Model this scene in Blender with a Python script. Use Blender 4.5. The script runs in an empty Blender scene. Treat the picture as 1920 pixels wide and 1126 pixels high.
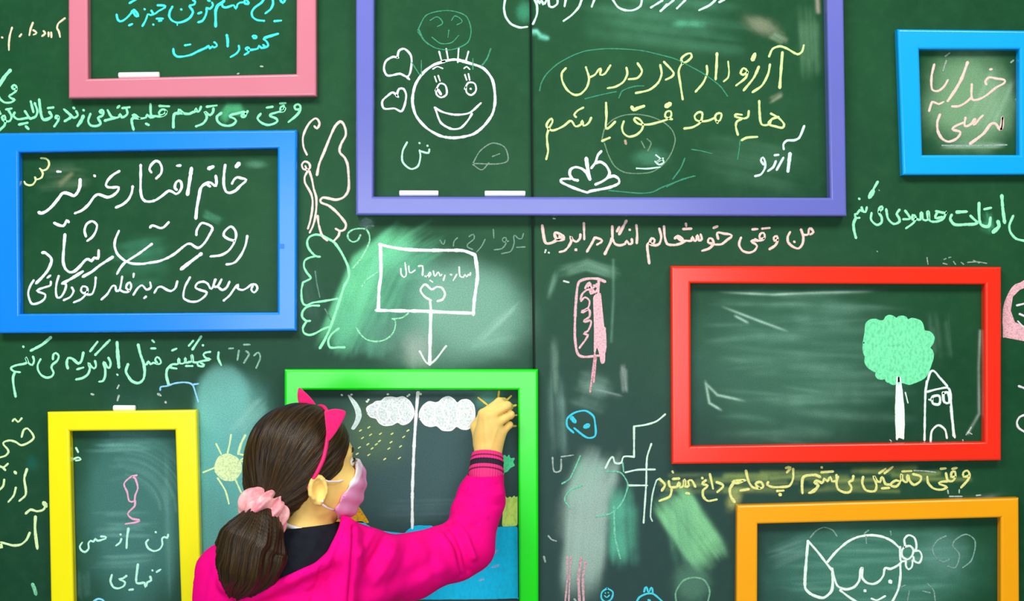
import bpy, bmesh, math, random
import numpy as np
from mathutils import Vector, Matrix

random.seed(7)
rng = np.random.default_rng(7)
sc = bpy.context.scene
COL = sc.collection

# ------------------------------------------------------------------ camera, light, exposure
D = 2.6            # camera distance from the chalkboard
ZC = 1.45          # camera height
cam_d = bpy.data.cameras.new('camera')
cam_d.sensor_width = 36.0
cam_d.lens = 36.0 * D / 1.92
cam = bpy.data.objects.new('camera', cam_d)
cam.location = (0, -D, ZC)
cam.rotation_euler = (math.radians(90), 0, 0)
COL.objects.link(cam)
sc.camera = cam

world = bpy.data.worlds.new('room_light')
sc.world = world
world.use_nodes = True
bg = world.node_tree.nodes['Background']
bg.inputs['Color'].default_value = (0.86, 0.95, 1.0, 1)
bg.inputs['Strength'].default_value = 0.2


def area(name, loc, target, sx, sy, power, color):
    l = bpy.data.lights.new(name, 'AREA')
    l.shape = 'RECTANGLE'
    l.size, l.size_y = sx, sy
    l.energy = power
    l.color = color
    o = bpy.data.objects.new(name, l)
    o.location = loc
    o.rotation_euler = (Vector(target) - Vector(loc)).to_track_quat('-Z', 'Y').to_euler()
    COL.objects.link(o)
    return o


# the classroom window behind the photographer and two ceiling lights
area('classroom_window', (-0.25, -4.1, ZC - 0.05), (-0.1, 0, ZC - 0.1), 2.2, 1.3, 58, (0.93, 0.98, 1.0))
area('ceiling_light', (-0.9, -1.9, 3.1), (-0.2, 0, 1.2), 1.2, 0.6, 44, (1.0, 0.98, 0.94))
area('ceiling_light_second', (1.1, -2.0, 3.1), (0.3, 0, 1.2), 1.2, 0.6, 30, (1.0, 0.98, 0.94))

sc.view_settings.view_transform = 'Standard'
sc.view_settings.look = 'None'
sc.view_settings.gamma = 1.0
sc.view_settings.exposure = 0.08
sc.view_settings.use_curve_mapping = False
sc.cycles.max_bounces = 6


# ------------------------------------------------------------------ helpers
def lin(r, g, b):
    f = lambda c: (c / 255) / 12.92 if c / 255 <= 0.04045 else ((c / 255 + 0.055) / 1.055) ** 2.4
    return (f(r), f(g), f(b), 1.0)


def P(px, py, d=0.0):
    """photo millimetre grid -> a point d metres in front of the board"""
    s = (D - d) / D / 1000.0
    return Vector(((px - 960) * s, -d, ZC - (py - 563) * s))


def tag(o, label=None, cat=None, group=None, kind=None):
    if label: o['label'] = label
    if cat: o['category'] = cat
    if group: o['group'] = group
    if kind: o['kind'] = kind
    return o


def empty(name, loc):
    o = bpy.data.objects.new(name, None)
    o.location = loc
    o.empty_display_size = 0.05
    COL.objects.link(o)
    return o


def mesh(name, verts, faces, mats, parent=None, origin=None, smooth=False, fmat=None):
    """one mesh object from world-space verts; the origin is given in world space"""
    me = bpy.data.meshes.new(name)
    v = np.asarray([tuple(p) for p in verts] if not isinstance(verts, np.ndarray) else verts, dtype=float)
    base = np.zeros(3)
    if parent is not None:
        base = np.array(parent.location) if parent.parent is None else np.array(parent.location) + np.array(parent.parent.location)
    org = np.array(origin) if origin is not None else base
    if isinstance(faces, np.ndarray):
        me.vertices.add(len(v)); me.vertices.foreach_set('co', (v - org).astype(np.float32).ravel())
        nf = len(faces)
        me.loops.add(nf * 4); me.loops.foreach_set('vertex_index', faces.astype(np.int32).ravel())
        me.polygons.add(nf); me.polygons.foreach_set('loop_start', np.arange(0, nf * 4, 4, dtype=np.int32))
        me.update(calc_edges=True)
        me.validate()
    else:
        me.from_pydata([tuple(p) for p in (v - org)], [], faces)
        me.update()
    for m in (mats if isinstance(mats, (list, tuple)) else [mats]):
        me.materials.append(m)
    if fmat is not None:
        me.polygons.foreach_set('material_index', np.asarray(fmat, dtype=np.int32))
    if smooth:
        me.polygons.foreach_set('use_smooth', np.ones(len(me.polygons), dtype=bool))
    o = bpy.data.objects.new(name, me)
    COL.objects.link(o)
    if parent is not None:
        o.parent = parent
        o.location = tuple(org - base)
    else:
        o.location = tuple(org)
    return o


def mat(name, color, rough=0.6, coat=0.0, spec=0.5, sheen=0.0):
    m = bpy.data.materials.new(name)
    m.use_nodes = True
    b = m.node_tree.nodes['Principled BSDF']
    b.inputs['Base Color'].default_value = color
    b.inputs['Roughness'].default_value = rough
    b.inputs['Specular IOR Level'].default_value = spec
    b.inputs['Coat Weight'].default_value = coat
    b.inputs['Coat Roughness'].default_value = 0.18
    b.inputs['Sheen Weight'].default_value = sheen
    return m


def N(m, typ, **kw):
    n = m.node_tree.nodes.new(typ)
    for k, v in kw.items():
        setattr(n, k, v)
    return n


def L(m, a, b):
    m.node_tree.links.new(a, b)


def noise(m, scale, detail=2, vec=None, mapscale=None, rough=0.6):
    tc = N(m, 'ShaderNodeTexCoord')
    n = N(m, 'ShaderNodeTexNoise')
    n.inputs['Scale'].default_value = scale
    n.inputs['Detail'].default_value = detail
    n.inputs['Roughness'].default_value = rough
    src = vec if vec is not None else tc.outputs['Object']
    if mapscale:
        mp = N(m, 'ShaderNodeMapping')
        mp.inputs['Scale'].default_value = mapscale
        L(m, src, mp.inputs['Vector']); src = mp.outputs['Vector']
    L(m, src, n.inputs['Vector'])
    return n.outputs['Fac']


def rangemap(m, sock, a, b, c, d):
    r = N(m, 'ShaderNodeMapRange')
    for i, v in zip(('From Min', 'From Max', 'To Min', 'To Max'), (a, b, c, d)):
        r.inputs[i].default_value = v
    L(m, sock, r.inputs['Value'])
    return r.outputs['Result']


def mix(m, fac, a, b):
    x = N(m, 'ShaderNodeMix', data_type='RGBA')
    for s, v in ((x.inputs[0], fac), (x.inputs[6], a), (x.inputs[7], b)):
        if isinstance(v, (int, float, tuple)): s.default_value = v
        else: L(m, v, s)
    return x.outputs[2]


def bump(m, sock, strength, dist):
    b = N(m, 'ShaderNodeBump')
    b.inputs['Strength'].default_value = strength
    b.inputs['Distance'].default_value = dist
    L(m, sock, b.inputs['Height'])
    L(m, b.outputs['Normal'], m.node_tree.nodes['Principled BSDF'].inputs['Normal'])


def bsdf(m): return m.node_tree.nodes['Principled BSDF']


BOARD = lin(36, 92, 62)

# ------------------------------------------------------------------ the room: back wall and floor
wall_m = mat('wall_paint', lin(60, 80, 70), 0.8)
L(wall_m, mix(wall_m, noise(wall_m, 6), lin(50, 70, 60), lin(66, 88, 76)), bsdf(wall_m).inputs['Base Color'])
floor_m = mat('floor_stone', lin(170, 165, 155), 0.5)
L(floor_m, mix(floor_m, noise(floor_m, 25, 4), lin(150, 146, 138), lin(185, 180, 170)), bsdf(floor_m).inputs['Base Color'])


def box(x0, x1, y0, y1, z0, z1):
    v = [(x, y, z) for x in (x0, x1) for y in (y0, y1) for z in (z0, z1)]
    f = [(0, 1, 3, 2), (4, 6, 7, 5), (0, 4, 5, 1), (2, 3, 7, 6), (0, 2, 6, 4), (1, 5, 7, 3)]
    return v, f


v, f = box(-3.2, 3.2, 0.014, 0.16, 0.0, 2.9)
tag(mesh('wall_back', v, f, wall_m, origin=(0, 0.014, 0)), kind='structure')
v, f = box(-3.2, 3.2, -4.6, 0.16, -0.1, 0.0)
tag(mesh('floor', v, f, floor_m, origin=(0, -2, 0)), kind='structure')

# ------------------------------------------------------------------ chalk dust and painted sheen on the boards
STEP = 2.0
GX = np.arange(-420, 2340 + 1, STEP)
GY = np.arange(-420, 1230 + 1, STEP)
CX, CY = np.meshgrid(GX, GY)          # rows = y
DUST_SHEEN = np.zeros(CX.shape + (3,), np.float32)
AMT = np.zeros(CX.shape, np.float32)


def over(sl, a, col):
    a = np.clip(a, 0, 1).astype(np.float32)
    old = AMT[sl]
    new = a + old * (1 - a)
    w = np.where(new > 1e-5, a / np.maximum(new, 1e-5), 0)[..., None]
    DUST_SHEEN[sl] = DUST_SHEEN[sl] * (1 - w) + np.array(lin(*col)[:3], np.float32) * w
    AMT[sl] = new


def window(x0, x1, y0, y1):
    i0, i1 = np.searchsorted(GX, [x0, x1]); j0, j1 = np.searchsorted(GY, [y0, y1])
    return (slice(j0, j1), slice(i0, i1))


def fbm(x, y, seed, cell):
    """smooth value noise, 0..1"""
    r = np.random.default_rng(seed)
    t = r.random((64, 64))
    out = np.zeros_like(x); amp = 0.6; tot = 0
    for o in range(3):
        u = x / cell * 2 ** o; v = y / cell * 2 ** o
        iu = np.floor(u).astype(int); iv = np.floor(v).astype(int)
        fu = u - iu; fv = v - iv
        fu = fu * fu * (3 - 2 * fu); fv = fv * fv * (3 - 2 * fv)
        g = lambda a, b: t[a % 64, b % 64]
        out += amp * ((g(iu, iv) * (1 - fu) + g(iu + 1, iv) * fu) * (1 - fv) + (g(iu, iv + 1) * (1 - fu) + g(iu + 1, iv + 1) * fu) * fv)
        tot += amp; amp *= 0.5
    return out / tot


def blob(cx, cy, rx, ry, col, a, rot=0, p=2.0, seed=1, rag=0.35):
    R = max(rx, ry) * 1.6
    sl = window(cx - R, cx + R, cy - R, cy + R)
    x = CX[sl] - cx; y = CY[sl] - cy
    c, s = math.cos(math.radians(rot)), math.sin(math.radians(rot))
    u = (x * c + y * s) / rx; w = (-x * s + y * c) / ry
    r = np.sqrt(u * u + w * w) + rag * (fbm(u * 40, w * 40, seed, 14) - 0.5)
    over(sl, a * np.exp(-np.abs(r) ** (2 * p)), col)


def line(pts, width, col, a, soft=1.0, fade=0.0):
    pts = np.array(pts, float)
    m = width * 2 + 6
    sl = window(pts[:, 0].min() - m, pts[:, 0].max() + m, pts[:, 1].min() - m, pts[:, 1].max() + m)
    x = CX[sl]; y = CY[sl]
    if x.size == 0: return
    d = np.full(x.shape, 1e9); tt = np.zeros(x.shape); nseg = len(pts) - 1
    for i, ((x0, y0), (x1, y1)) in enumerate(zip(pts[:-1], pts[1:])):
        dx, dy = x1 - x0, y1 - y0
        t = np.clip(((x - x0) * dx + (y - y0) * dy) / (dx * dx + dy * dy + 1e-9), 0, 1)
        dd = np.hypot(x - x0 - t * dx, y - y0 - t * dy)
        tt = np.where(dd < d, (i + t) / nseg, tt); d = np.minimum(d, dd)
    if fade: a = a * np.clip(np.minimum(tt, 1 - tt) / fade, 0, 1)
    grain = 0.45 + 1.1 * fbm(x, y, 5, 30)
    over(sl, a * grain * np.exp(-(d / (width / 2 + 0.5)) ** 2 * soft), col)


def smear(pts, width, n, col, a, lw=(4, 12), jitter=0.15, seed=1):
    """an eraser's or a hand's swipe: many parallel streaks of chalk dust"""
    r = np.random.default_rng(seed)
    pts = np.array(pts, float)
    t = pts[-1] - pts[0]; ln = np.hypot(*t); nrm = np.array([-t[1], t[0]]) / max(ln, 1e-6)
    for _ in range(int(n * 2.2)):
        o = (r.random() - 0.5) * width
        e0, e1 = r.random() * jitter, r.random() * jitter
        q = pts + nrm * o + r.normal(0, 2.0, pts.shape)
        q[0] += t * e0; q[-1] -= t * e1
        line(q, r.uniform(lw[0] * 0.5, lw[1] * 1.1), tuple(np.clip(np.array(col) * r.uniform(0.86, 1.08), 0, 255)), a * 0.62 * r.uniform(0.1, 1.0) ** 1.3, fade=0.14)


# slate window sheen painted into the low centre, then a mottled film of chalk
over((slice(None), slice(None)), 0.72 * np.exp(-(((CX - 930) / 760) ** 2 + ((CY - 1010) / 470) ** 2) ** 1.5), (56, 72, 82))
over((slice(None), slice(None)), 0.16 * np.exp(-(((CX - 1000) / 820) ** 2 + ((CY - 420) / 420) ** 2) ** 1.5) * (0.4 + 0.8 * fbm(CX, CY, 3, 130)), (84, 122, 98))
# wiped patch between the yellow and the green frame
smear([(412, 690), (420, 900), (425, 1130)], 80, 60, (104, 190, 182), 0.42, (10, 26), 0.2, 2)
smear([(430, 700), (470, 800), (470, 1000)], 80, 26, (112, 186, 178), 0.28, (10, 24), 0.3, 3)
blob(418, 752, 52, 68, (132, 208, 198), 0.62, 0, 5, 4, 0.10)
blob(452, 800, 60, 90, (118, 190, 182), 0.45, 0, 2.5, 74, 0.2)
blob(430, 860, 55, 90, (110, 190, 188), 0.45, 0, 2, 5, 0.2)
blob(400, 1030, 40, 150, (88, 128, 134), 0.5, 0, 2, 6, 0.2)
smear([(430, 820), (500, 742)], 26, 8, (160, 214, 204), 0.3, (3, 8), 0.3, 7)
# green smear and pale cloud round the sign
smear([(772, 420), (690, 500), (615, 672)], 62, 60, (118, 222, 164), 0.44, (5, 12), 0.2, 8)
smear([(836, 428), (730, 500), (640, 670)], 74, 36, (120, 214, 168), 0.36, (4, 10), 0.3, 9)
smear([(690, 560), (680, 680)], 110, 26, (104, 184, 152), 0.28, (8, 18), 0.25, 10)
blob(775, 560, 62, 88, (104, 184, 152), 0.45, 0, 2, 11)
blob(880, 578, 112, 84, (150, 210, 186), 0.66, 20, 2.6, 12, 0.12)
blob(820, 640, 120, 52, (128, 178, 158), 0.5, 0, 2, 13, 0.2)
blob(783, 655, 26, 34, (196, 206, 196), 0.45, 0, 1.6, 14)
smear([(880, 655), (975, 560)], 18, 6, (168, 220, 196), 0.3, (3, 6), 0.2, 15)
smear([(862, 650), (980, 625)], 26, 10, (150, 205, 180), 0.3, (4, 9), 0.3, 16)
smear([(560, 470), (600, 640)], 60, 14, (84, 122, 108), 0.2, (6, 14), 0.3, 17)
# inside the yellow frame
blob(250, 960, 96, 190, (84, 146, 142), 0.62, 0, 2.5, 18, 0.25)
for k in range(26):
    a0 = random.uniform(0.0, 0.5); r0 = random.uniform(60, 150)
    line([(230 + r0 * math.cos(a), 960 - r0 * math.sin(a)) for a in np.linspace(a0, a0 + 1.4, 8)], random.uniform(3, 8), (112, 168, 162), random.uniform(0.06, 0.22))
for y in (835, 842, 965, 985, 992, 1000, 1047, 1056, 1062):
    smear([(150 + random.uniform(0, 30), y), (300, y - random.uniform(-4, 12))], 8, 4, (126, 188, 180), 0.3, (2.5, 6), 0.3, y)
smear([(152, 1060), (156, 1130)], 26, 8, (112, 168, 168), 0.25, (3, 7), 0.2, 21)
smear([(310, 830), (318, 1130)], 22, 8, (112, 168, 160), 0.25, (3, 7), 0.2, 22)
# inside the green frame
blob(770, 860, 190, 120, (92, 124, 132), 0.4, 0, 2, 23, 0.3)
blob(700, 810, 60, 58, (124, 158, 104), 0.38, 0, 1.5, 24, 0.2)
smear([(660, 740), (960, 738)], 14, 8, (96, 128, 140), 0.3, (3, 6), 0.2, 25)
blob(916, 748, 26, 20, (104, 176, 164), 0.55, 0, 1.6, 26)
smear([(690, 960), (940, 950)], 40, 10, (110, 140, 150), 0.2, (4, 9), 0.3, 27)
# inside the red frame
blob(1480, 690, 200, 130, (92, 148, 126), 0.36, 0, 2, 28, 0.3)
for k in range(70):
    y = random.uniform(545, 825); x0 = random.uniform(1310, 1500)
    line([(x0, y), (x0 + random.uniform(80, 260), y + random.uniform(-14, 20))], random.uniform(5, 16), (124, 176, 154), random.uniform(0.05, 0.2), fade=0.3)
for p in ([(1345, 547), (1450, 552), (1540, 548), (1640, 546)], [(1350, 573), (1420, 600), (1480, 622)], [(1375, 590), (1405, 606)], [(1320, 715), (1345, 740), (1400, 752)], [(1322, 710), (1330, 755), (1355, 770)]):
    line(p, 3.5, (186, 232, 210), 0.6, fade=0.2)
smear([(1760, 580), (1770, 680)], 40, 10, (96, 140, 116), 0.28, (4, 9), 0.3, 30)
line([(1838, 620), (1835, 690), (1836, 775), (1815, 812)], 4, (176, 206, 190), 0.55)
# right of the green frame
smear([(1136, 830), (1102, 930), (1082, 1140)], 72, 60, (164, 194, 184), 0.36, (7, 18), 0.25, 31)
smear([(1110, 850), (1075, 960)], 50, 24, (146, 200, 178), 0.26, (6, 14), 0.25, 32)
blob(1100, 955, 46, 74, (166, 192, 184), 0.5, 8, 2, 33)
smear([(1165, 900), (1170, 1075)], 46, 26, (100, 196, 164), 0.34, (6, 14), 0.25, 34)
smear([(1036, 620), (1040, 760)], 14, 7, (140, 180, 162), 0.3, (3, 7), 0.3, 35)
smear([(1070, 720), (1150, 745)], 60, 16, (132, 172, 158), 0.3, (8, 18), 0.3, 36)
smear([(1042, 690), (1046, 870)], 30, 14, (120, 160, 150), 0.26, (5, 12), 0.3, 37)
smear([(1166, 680), (1172, 740)], 8, 5, (176, 196, 190), 0.4, (3, 5), 0.2, 38)
smear([(1110, 730), (1170, 742)], 4, 3, (170, 190, 190), 0.4, (3, 5), 0.1, 39)
smear([(1040, 508), (1100, 494), (1170, 512)], 18, 12, (124, 172, 146), 0.34, (3, 7), 0.2, 40)
smear([(1024, 560), (1042, 505)], 10, 6, (124, 172, 146), 0.3, (3, 7), 0.2, 41)
line([(1150, 487), (1150, 560), (1146, 640)], 4, (120, 172, 146), 0.4)
# diagonal yellow-green smear and the smeared yellow line
smear([(1245, 915), (1292, 985), (1345, 1065)], 70, 60, (146, 226, 164), 0.42, (5, 13), 0.25, 42)
smear([(1270, 920), (1290, 1070)], 50, 16, (104, 170, 134), 0.28, (5, 12), 0.3, 43)
for k in range(34):
    y = random.uniform(882, 922); x0 = random.uniform(1240, 1720)
    line([(x0, y), (x0 + random.uniform(40, 130), y + random.uniform(-6, 3))], random.uniform(4, 9), (160, 184, 104), random.uniform(0.12, 0.4))
blob(1376, 935, 12, 20, (190, 200, 120), 0.6, 20, 1.6, 44)
blob(1297, 1092, 34, 40, (104, 160, 132), 0.5, 0, 2, 45)
# inside the orange frame
blob(1640, 1070, 190, 90, (92, 164, 144), 0.5, 0, 2, 46, 0.35)
for k in range(36):
    y = random.uniform(1000, 1128); x0 = random.uniform(1425, 1700)
    line([(x0, y), (x0 + random.uniform(60, 200), y + random.uniform(-10, 8))], random.uniform(3, 8), (126, 188, 170), random.uniform(0.08, 0.22), fade=0.3)
blob(1770, 1040, 40, 40, (124, 176, 166), 0.4, 0, 1.6, 47)
smear([(1435, 1050), (1530, 1012)], 40, 12, (130, 178, 168), 0.28, (3, 7), 0.3, 48)
# inside the small light blue frame
blob(1820, 190, 84, 88, (146, 192, 146), 0.66, 0, 2.4, 49, 0.3)
smear([(1760, 272), (1890, 270)], 10, 6, (168, 204, 170), 0.4, (3, 6), 0.2, 50)
smear([(1830, 250), (1890, 130)], 50, 14, (170, 206, 172), 0.26, (5, 12), 0.3, 51)
blob(1905, 150, 10, 36, (44, 66, 58), 0.6, 0, 1.6, 52)
# inside the violet frame
smear([(1060, 20), (1420, 60)], 90, 26, (84, 150, 116), 0.2, (8, 20), 0.35, 53)
smear([(1250, 45), (1330, 48)], 14, 8, (96, 190, 150), 0.34, (5, 10), 0.3, 54)
blob(1428, 48, 30, 14, (176, 180, 150), 0.45, 20, 1.4, 55)
smear([(1440, 60), (1480, 80)], 14, 8, (150, 176, 140), 0.3, (4, 8), 0.3, 56)
smear([(1512, 0), (1520, 160)], 36, 18, (110, 160, 120), 0.24, (5, 12), 0.3, 57)
line([(1533, 0), (1534, 22)], 7, (200, 190, 170), 0.6)
blob(983, 22, 14, 18, (72, 176, 136), 0.5, 0, 1.6, 58)
line([(1006, 58), (1014, 68), (1026, 71)], 6, (140, 240, 214), 0.85)
smear([(1004, 66), (1030, 72)], 12, 6, (90, 200, 160), 0.3, (3, 7), 0.2, 59)
blob(1220, 295, 30, 16, (96, 170, 136), 0.4, 0, 1.6, 60)
smear([(1300, 290), (1520, 330)], 80, 20, (80, 130, 100), 0.18, (8, 18), 0.3, 61)
smear([(1440, 190), (1470, 172)], 8, 5, (170, 180, 150), 0.4, (3, 6), 0.2, 62)
# inside the pink and the blue frame, and smaller wipes
smear([(60, 335), (180, 330)], 44, 14, (104, 134, 104), 0.26, (4, 9), 0.3, 63)
smear([(105, 350), (140, 318)], 8, 4, (150, 160, 120), 0.35, (3, 5), 0.2, 64)
smear([(200, 500), (330, 480)], 90, 22, (66, 140, 108), 0.24, (8, 20), 0.35, 65)
smear([(375, 400), (420, 416)], 10, 6, (96, 176, 140), 0.3, (3, 7), 0.2, 66)
blob(480, 308, 18, 7, (110, 170, 140), 0.45, 0, 1.4, 67)
smear([(412, 225), (430, 205), (462, 203)], 18, 16, (84, 190, 130), 0.32, (4, 8), 0.2, 68)
smear([(1850, 392), (1858, 440)], 12, 6, (90, 190, 140), 0.3, (3, 7), 0.2, 69)
smear([(1838, 420), (1862, 430)], 20, 6, (90, 190, 140), 0.25, (3, 7), 0.2, 70)
blob(688, 418, 12, 9, (150, 176, 180), 0.5, 0, 1.6, 71)
smear([(1710, 950), (1900, 925)], 8, 5, (150, 180, 170), 0.3, (2.5, 4), 0.2, 72)
blob(60, 868, 10, 14, (24, 100, 88), 0.6, 0, 1.5, 73)

board_m = mat('chalkboard', BOARD, 0.5, spec=0.08)
at = N(board_m, 'ShaderNodeVertexColor'); at.layer_name = 'dust_and_sheen'
g1 = noise(board_m, 420, 3)
g2 = noise(board_m, 3.2, 5)
g3 = noise(board_m, 40, 4)
base = mix(board_m, rangemap(board_m, g2, 0.35, 0.65, 0, 1), lin(13, 67, 37), lin(26, 79, 45))
base = mix(board_m, rangemap(board_m, g3, 0.45, 0.8, 0, 0.25), base, lin(48, 98, 64))
mul = N(board_m, 'ShaderNodeMath', operation='MULTIPLY')
L(board_m, at.outputs['Alpha'], mul.inputs[0])
L(board_m, rangemap(board_m, g1, 0.3, 0.7, 0.72, 1.1), mul.inputs[1])
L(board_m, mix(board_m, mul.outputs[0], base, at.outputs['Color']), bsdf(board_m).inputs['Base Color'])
bump(board_m, g1, 0.02, 0.001)


def seam(py): return 995.0 + 6.5 * (py - 0) / 700.0


def board_panel(left):
    ii = np.where(GX < 990)[0] if left else np.where(GX > 1004)[0]
    nx, ny = len(ii) + 1, len(GY)
    X = np.zeros((ny, nx)); Yp = np.repeat(GY[:, None], nx, 1)
    edge = seam(GY) + (-2.4 if left else 2.4)
    C = np.zeros((ny, nx, 4), np.float32)
    if left:
        X[:, :-1] = GX[ii]; X[:, -1] = edge
        C[:, :-1, :3] = DUST_SHEEN[:, ii]; C[:, :-1, 3] = AMT[:, ii]; C[:, -1] = C[:, -2]
    else:
        X[:, 1:] = GX[ii]; X[:, 0] = edge
        C[:, 1:, :3] = DUST_SHEEN[:, ii]; C[:, 1:, 3] = AMT[:, ii]; C[:, 0] = C[:, 1]
    wx = (X - 960) / 1000; wz = ZC - (Yp - 563) / 1000
    vf = np.stack([wx, np.zeros_like(wx), wz], -1).reshape(-1, 3)
    idx = np.arange(nx * ny).reshape(ny, nx)
    q = np.stack([idx[:-1, :-1], idx[1:, :-1], idx[1:, 1:], idx[:-1, 1:]], -1).reshape(-1, 4)
    rim = np.concatenate([idx[0, :], idx[1:, -1], idx[-1, -2::-1], idx[-2:0:-1, 0]])
    vb = vf[rim].copy(); vb[:, 1] = 0.0138
    n0 = len(vf); m = len(rim)
    k = np.arange(m)
    side = np.stack([rim[k], rim[(k + 1) % m], n0 + (k + 1) % m, n0 + k], -1)
    o = mesh('chalkboard', np.concatenate([vf, vb]), np.concatenate([q, side]), board_m,
             origin=(float(wx.mean()), 0.0, float(wz.min())))
    ca = o.data.color_attributes.new('dust_and_sheen', 'FLOAT_COLOR', 'POINT')
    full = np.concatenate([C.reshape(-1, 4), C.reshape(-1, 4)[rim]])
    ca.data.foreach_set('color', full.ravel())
    return o


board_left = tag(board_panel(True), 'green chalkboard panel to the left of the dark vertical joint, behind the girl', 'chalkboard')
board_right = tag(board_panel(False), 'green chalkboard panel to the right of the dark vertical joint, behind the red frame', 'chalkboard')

# ------------------------------------------------------------------ coloured frames


def paint(name, rgb, rough=0.27):
    m = mat(name, lin(*rgb), rough, coat=0.8, spec=0.12)
    bsdf(m).inputs['Coat Roughness'].default_value = 0.2
    n = noise(m, 14, 3)
    c = lin(*rgb)
    L(m, mix(m, rangemap(m, n, 0.35, 0.7, 0, 0.25), c, tuple(x * 0.86 for x in c[:3]) + (1,)), bsdf(m).inputs['Base Color'])
    return m


def frame(outer, inner, t, m, label):
    """outer/inner: corners TL TR BR BL of the front face"""
    sgn = [(1, 1), (-1, 1), (-1, -1), (1, -1)]
    rings = []
    b = 0.0045
    O = [P(x, y, t) for x, y in outer]; I = [P(x, y, t) for x, y in inner]

    def ring(src, inset, y, into):
        r = []
        for (sx, sy), p in zip(sgn, src):
            # into = 1 shrinks towards the middle, -1 grows
            r.append(Vector((p.x + sx * inset * into, -y, p.z - sy * inset * into)))
        return r
    rings.append(ring(O, 0, 0.0012, 1))
    ns = 5
    for k in range(ns + 1):
        a = math.pi / 2 * k / ns
        rings.append(ring(O, b * (1 - math.cos(a)), t - b + b * math.sin(a), 1))
    for k in range(ns + 1):
        a = math.pi / 2 * k / ns
        rings.append(ring(I, b * (1 - math.sin(a)), t - b + b * math.cos(a), -1))
    rings.append(ring(I, 0, 0.0012, 1))
    v = [p for r in rings for p in r]
    nr = len(rings)
    f = []
    for i in range(nr):
        j = (i + 1) % nr
        for k in range(4):
            k2 = (k + 1) % 4
            f.append((i * 4 + k, i * 4 + k2, j * 4 + k2, j * 4 + k))
    zs = min(p.z for p in v); xs = sum(p.x for p in v) / len(v)
    return tag(mesh('picture_frame', v, f, m, origin=(xs, 0, zs)), label, 'frame')


T = 0.021
blue_m = paint('blue_paint', (0, 136, 252))
f_pink = frame([(127, -190), (592, -190), (593, 180), (128, 184)], [(163, -150), (556, -150), (555, 138), (165, 147)], T,
               paint('pink_paint', (212, 122, 142)), 'dusty pink wooden frame on the upper part of the board, around light blue writing')
f_blue = frame([(-4, 249), (556, 243), (555, 620), (-3, 625)], [(35, 286), (520, 278), (520, 585), (37, 588)], T,
               blue_m, 'wide bright blue wooden frame around four lines of large white writing')
f_violet = frame([(667, -170), (1580, -170), (1588, 405), (667, 403)], [(702, -130), (1548, -130), (1557, 370), (700, 368)], 0.03,
                 paint('violet_paint', (104, 110, 196)), 'largest frame, violet blue, around the smiling face drawing')
f_sky = frame([(1683, 54), (1953, 57), (1955, 327), (1693, 328)], [(1724, 92), (1912, 92), (1912, 290), (1730, 290)], T,
              paint('sky_blue_paint', (0, 172, 255)), 'small sky blue square frame around two lines of pink writing')
f_red = frame([(1258, 498), (1878, 500), (1878, 863), (1260, 870)], [(1295, 531), (1847, 533), (1847, 828), (1296, 836)], T,
              paint('red_paint', (255, 44, 14)), 'bright red wooden frame around the chalk tree and house')
f_orange = frame([(1382, 947), (1911, 933), (1913, 1260), (1380, 1265)], [(1421, 982), (1877, 970), (1877, 1222), (1420, 1225)], T,
                 paint('orange_paint', (255, 172, 0)), 'golden orange wooden frame below the red frame, around a chalk fish shape')
f_yellow = frame([(88, 772), (368, 768), (380, 1250), (97, 1252)], [(130, 808), (328, 806), (342, 1212), (140, 1214)], T,
                 paint('yellow_paint', (255, 244, 0)), 'upright lemon yellow wooden frame around a pink chalk bulb')
f_green = frame([(533, 692), (1009, 692), (1010, 1222), (533, 1224)], [(567, 731), (971, 731), (974, 1182), (567, 1184)], T,
                paint('green_paint', (0, 232, 4)), 'vivid green wooden frame the girl is drawing inside')

v, f = box(P(525, 458, T).x, P(533, 458, T).x, -T - 0.0005, -T + 0.001, P(0, 466, T).z, P(0, 457, T).z)
tag(mesh('tape_patch', v, f, mat('blue_tape', lin(0, 120, 235), 0.4), parent=f_blue), label='small darker blue square patch')

# ------------------------------------------------------------------ sticks of chalk
stick_m = mat('chalk_stick', lin(250, 250, 246), 0.9)
L(stick_m, mix(stick_m, noise(stick_m, 160, 3), lin(238, 238, 232), lin(254, 254, 252)), bsdf(stick_m).inputs['Base Color'])


def stick(px0, px1, py_bottom, d, r, label, tilt=0.0, origin_frame=T):
    a = P(px0, py_bottom, d); b = P(px1, py_bottom + tilt, d)
    a.z += r; b.z += r
    ax = (b - a).normalized(); u = Vector((0, 1, 0)); w = ax.cross(u).normalized()
    n = 24; prof = [(0, 0.86), (0.0012, 1.0), ((b - a).length - 0.0015, 0.96), ((b - a).length, 0.80)]
    v = []; f = []
    for s, k in prof:
        for i in range(n):
            t = 2 * math.pi * i / n
            v.append(a + ax * s + (u * math.cos(t) + w * math.sin(t)) * r * k)
    for j in range(len(prof) - 1):
        for i in range(n):
            i2 = (i + 1) % n
            f.append((j * n + i, j * n + i2, (j + 1) * n + i2, (j + 1) * n + i))
    f.append(tuple(range(n))[::-1]); f.append(tuple(range((len(prof) - 1) * n, len(prof) * n)))
    o = mesh('chalk_stick', v, f, stick_m, origin=(a + b) / 2 - Vector((0, 0, r)))
    tag(o, label, 'chalk', 'sticks of white chalk lying on the frames')
    return o


stick(223, 299, 147.0, 0.0145, 0.0056, 'white chalk stick lying on the bottom rail of the dusty pink frame', -1.2)
stick(749, 822, 367.6, 0.022, 0.0054, 'white chalk stick on the violet frame, under the smiling face')
stick(909, 985, 368.2, 0.022, 0.0054, 'white chalk stick on the violet frame, beside the dark board joint')
stick(213, 254, 770.2, 0.013, 0.0056, 'short white chalk stump lying on top of the yellow frame')

# ------------------------------------------------------------------ chalk marks
_chalk = {}


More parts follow.
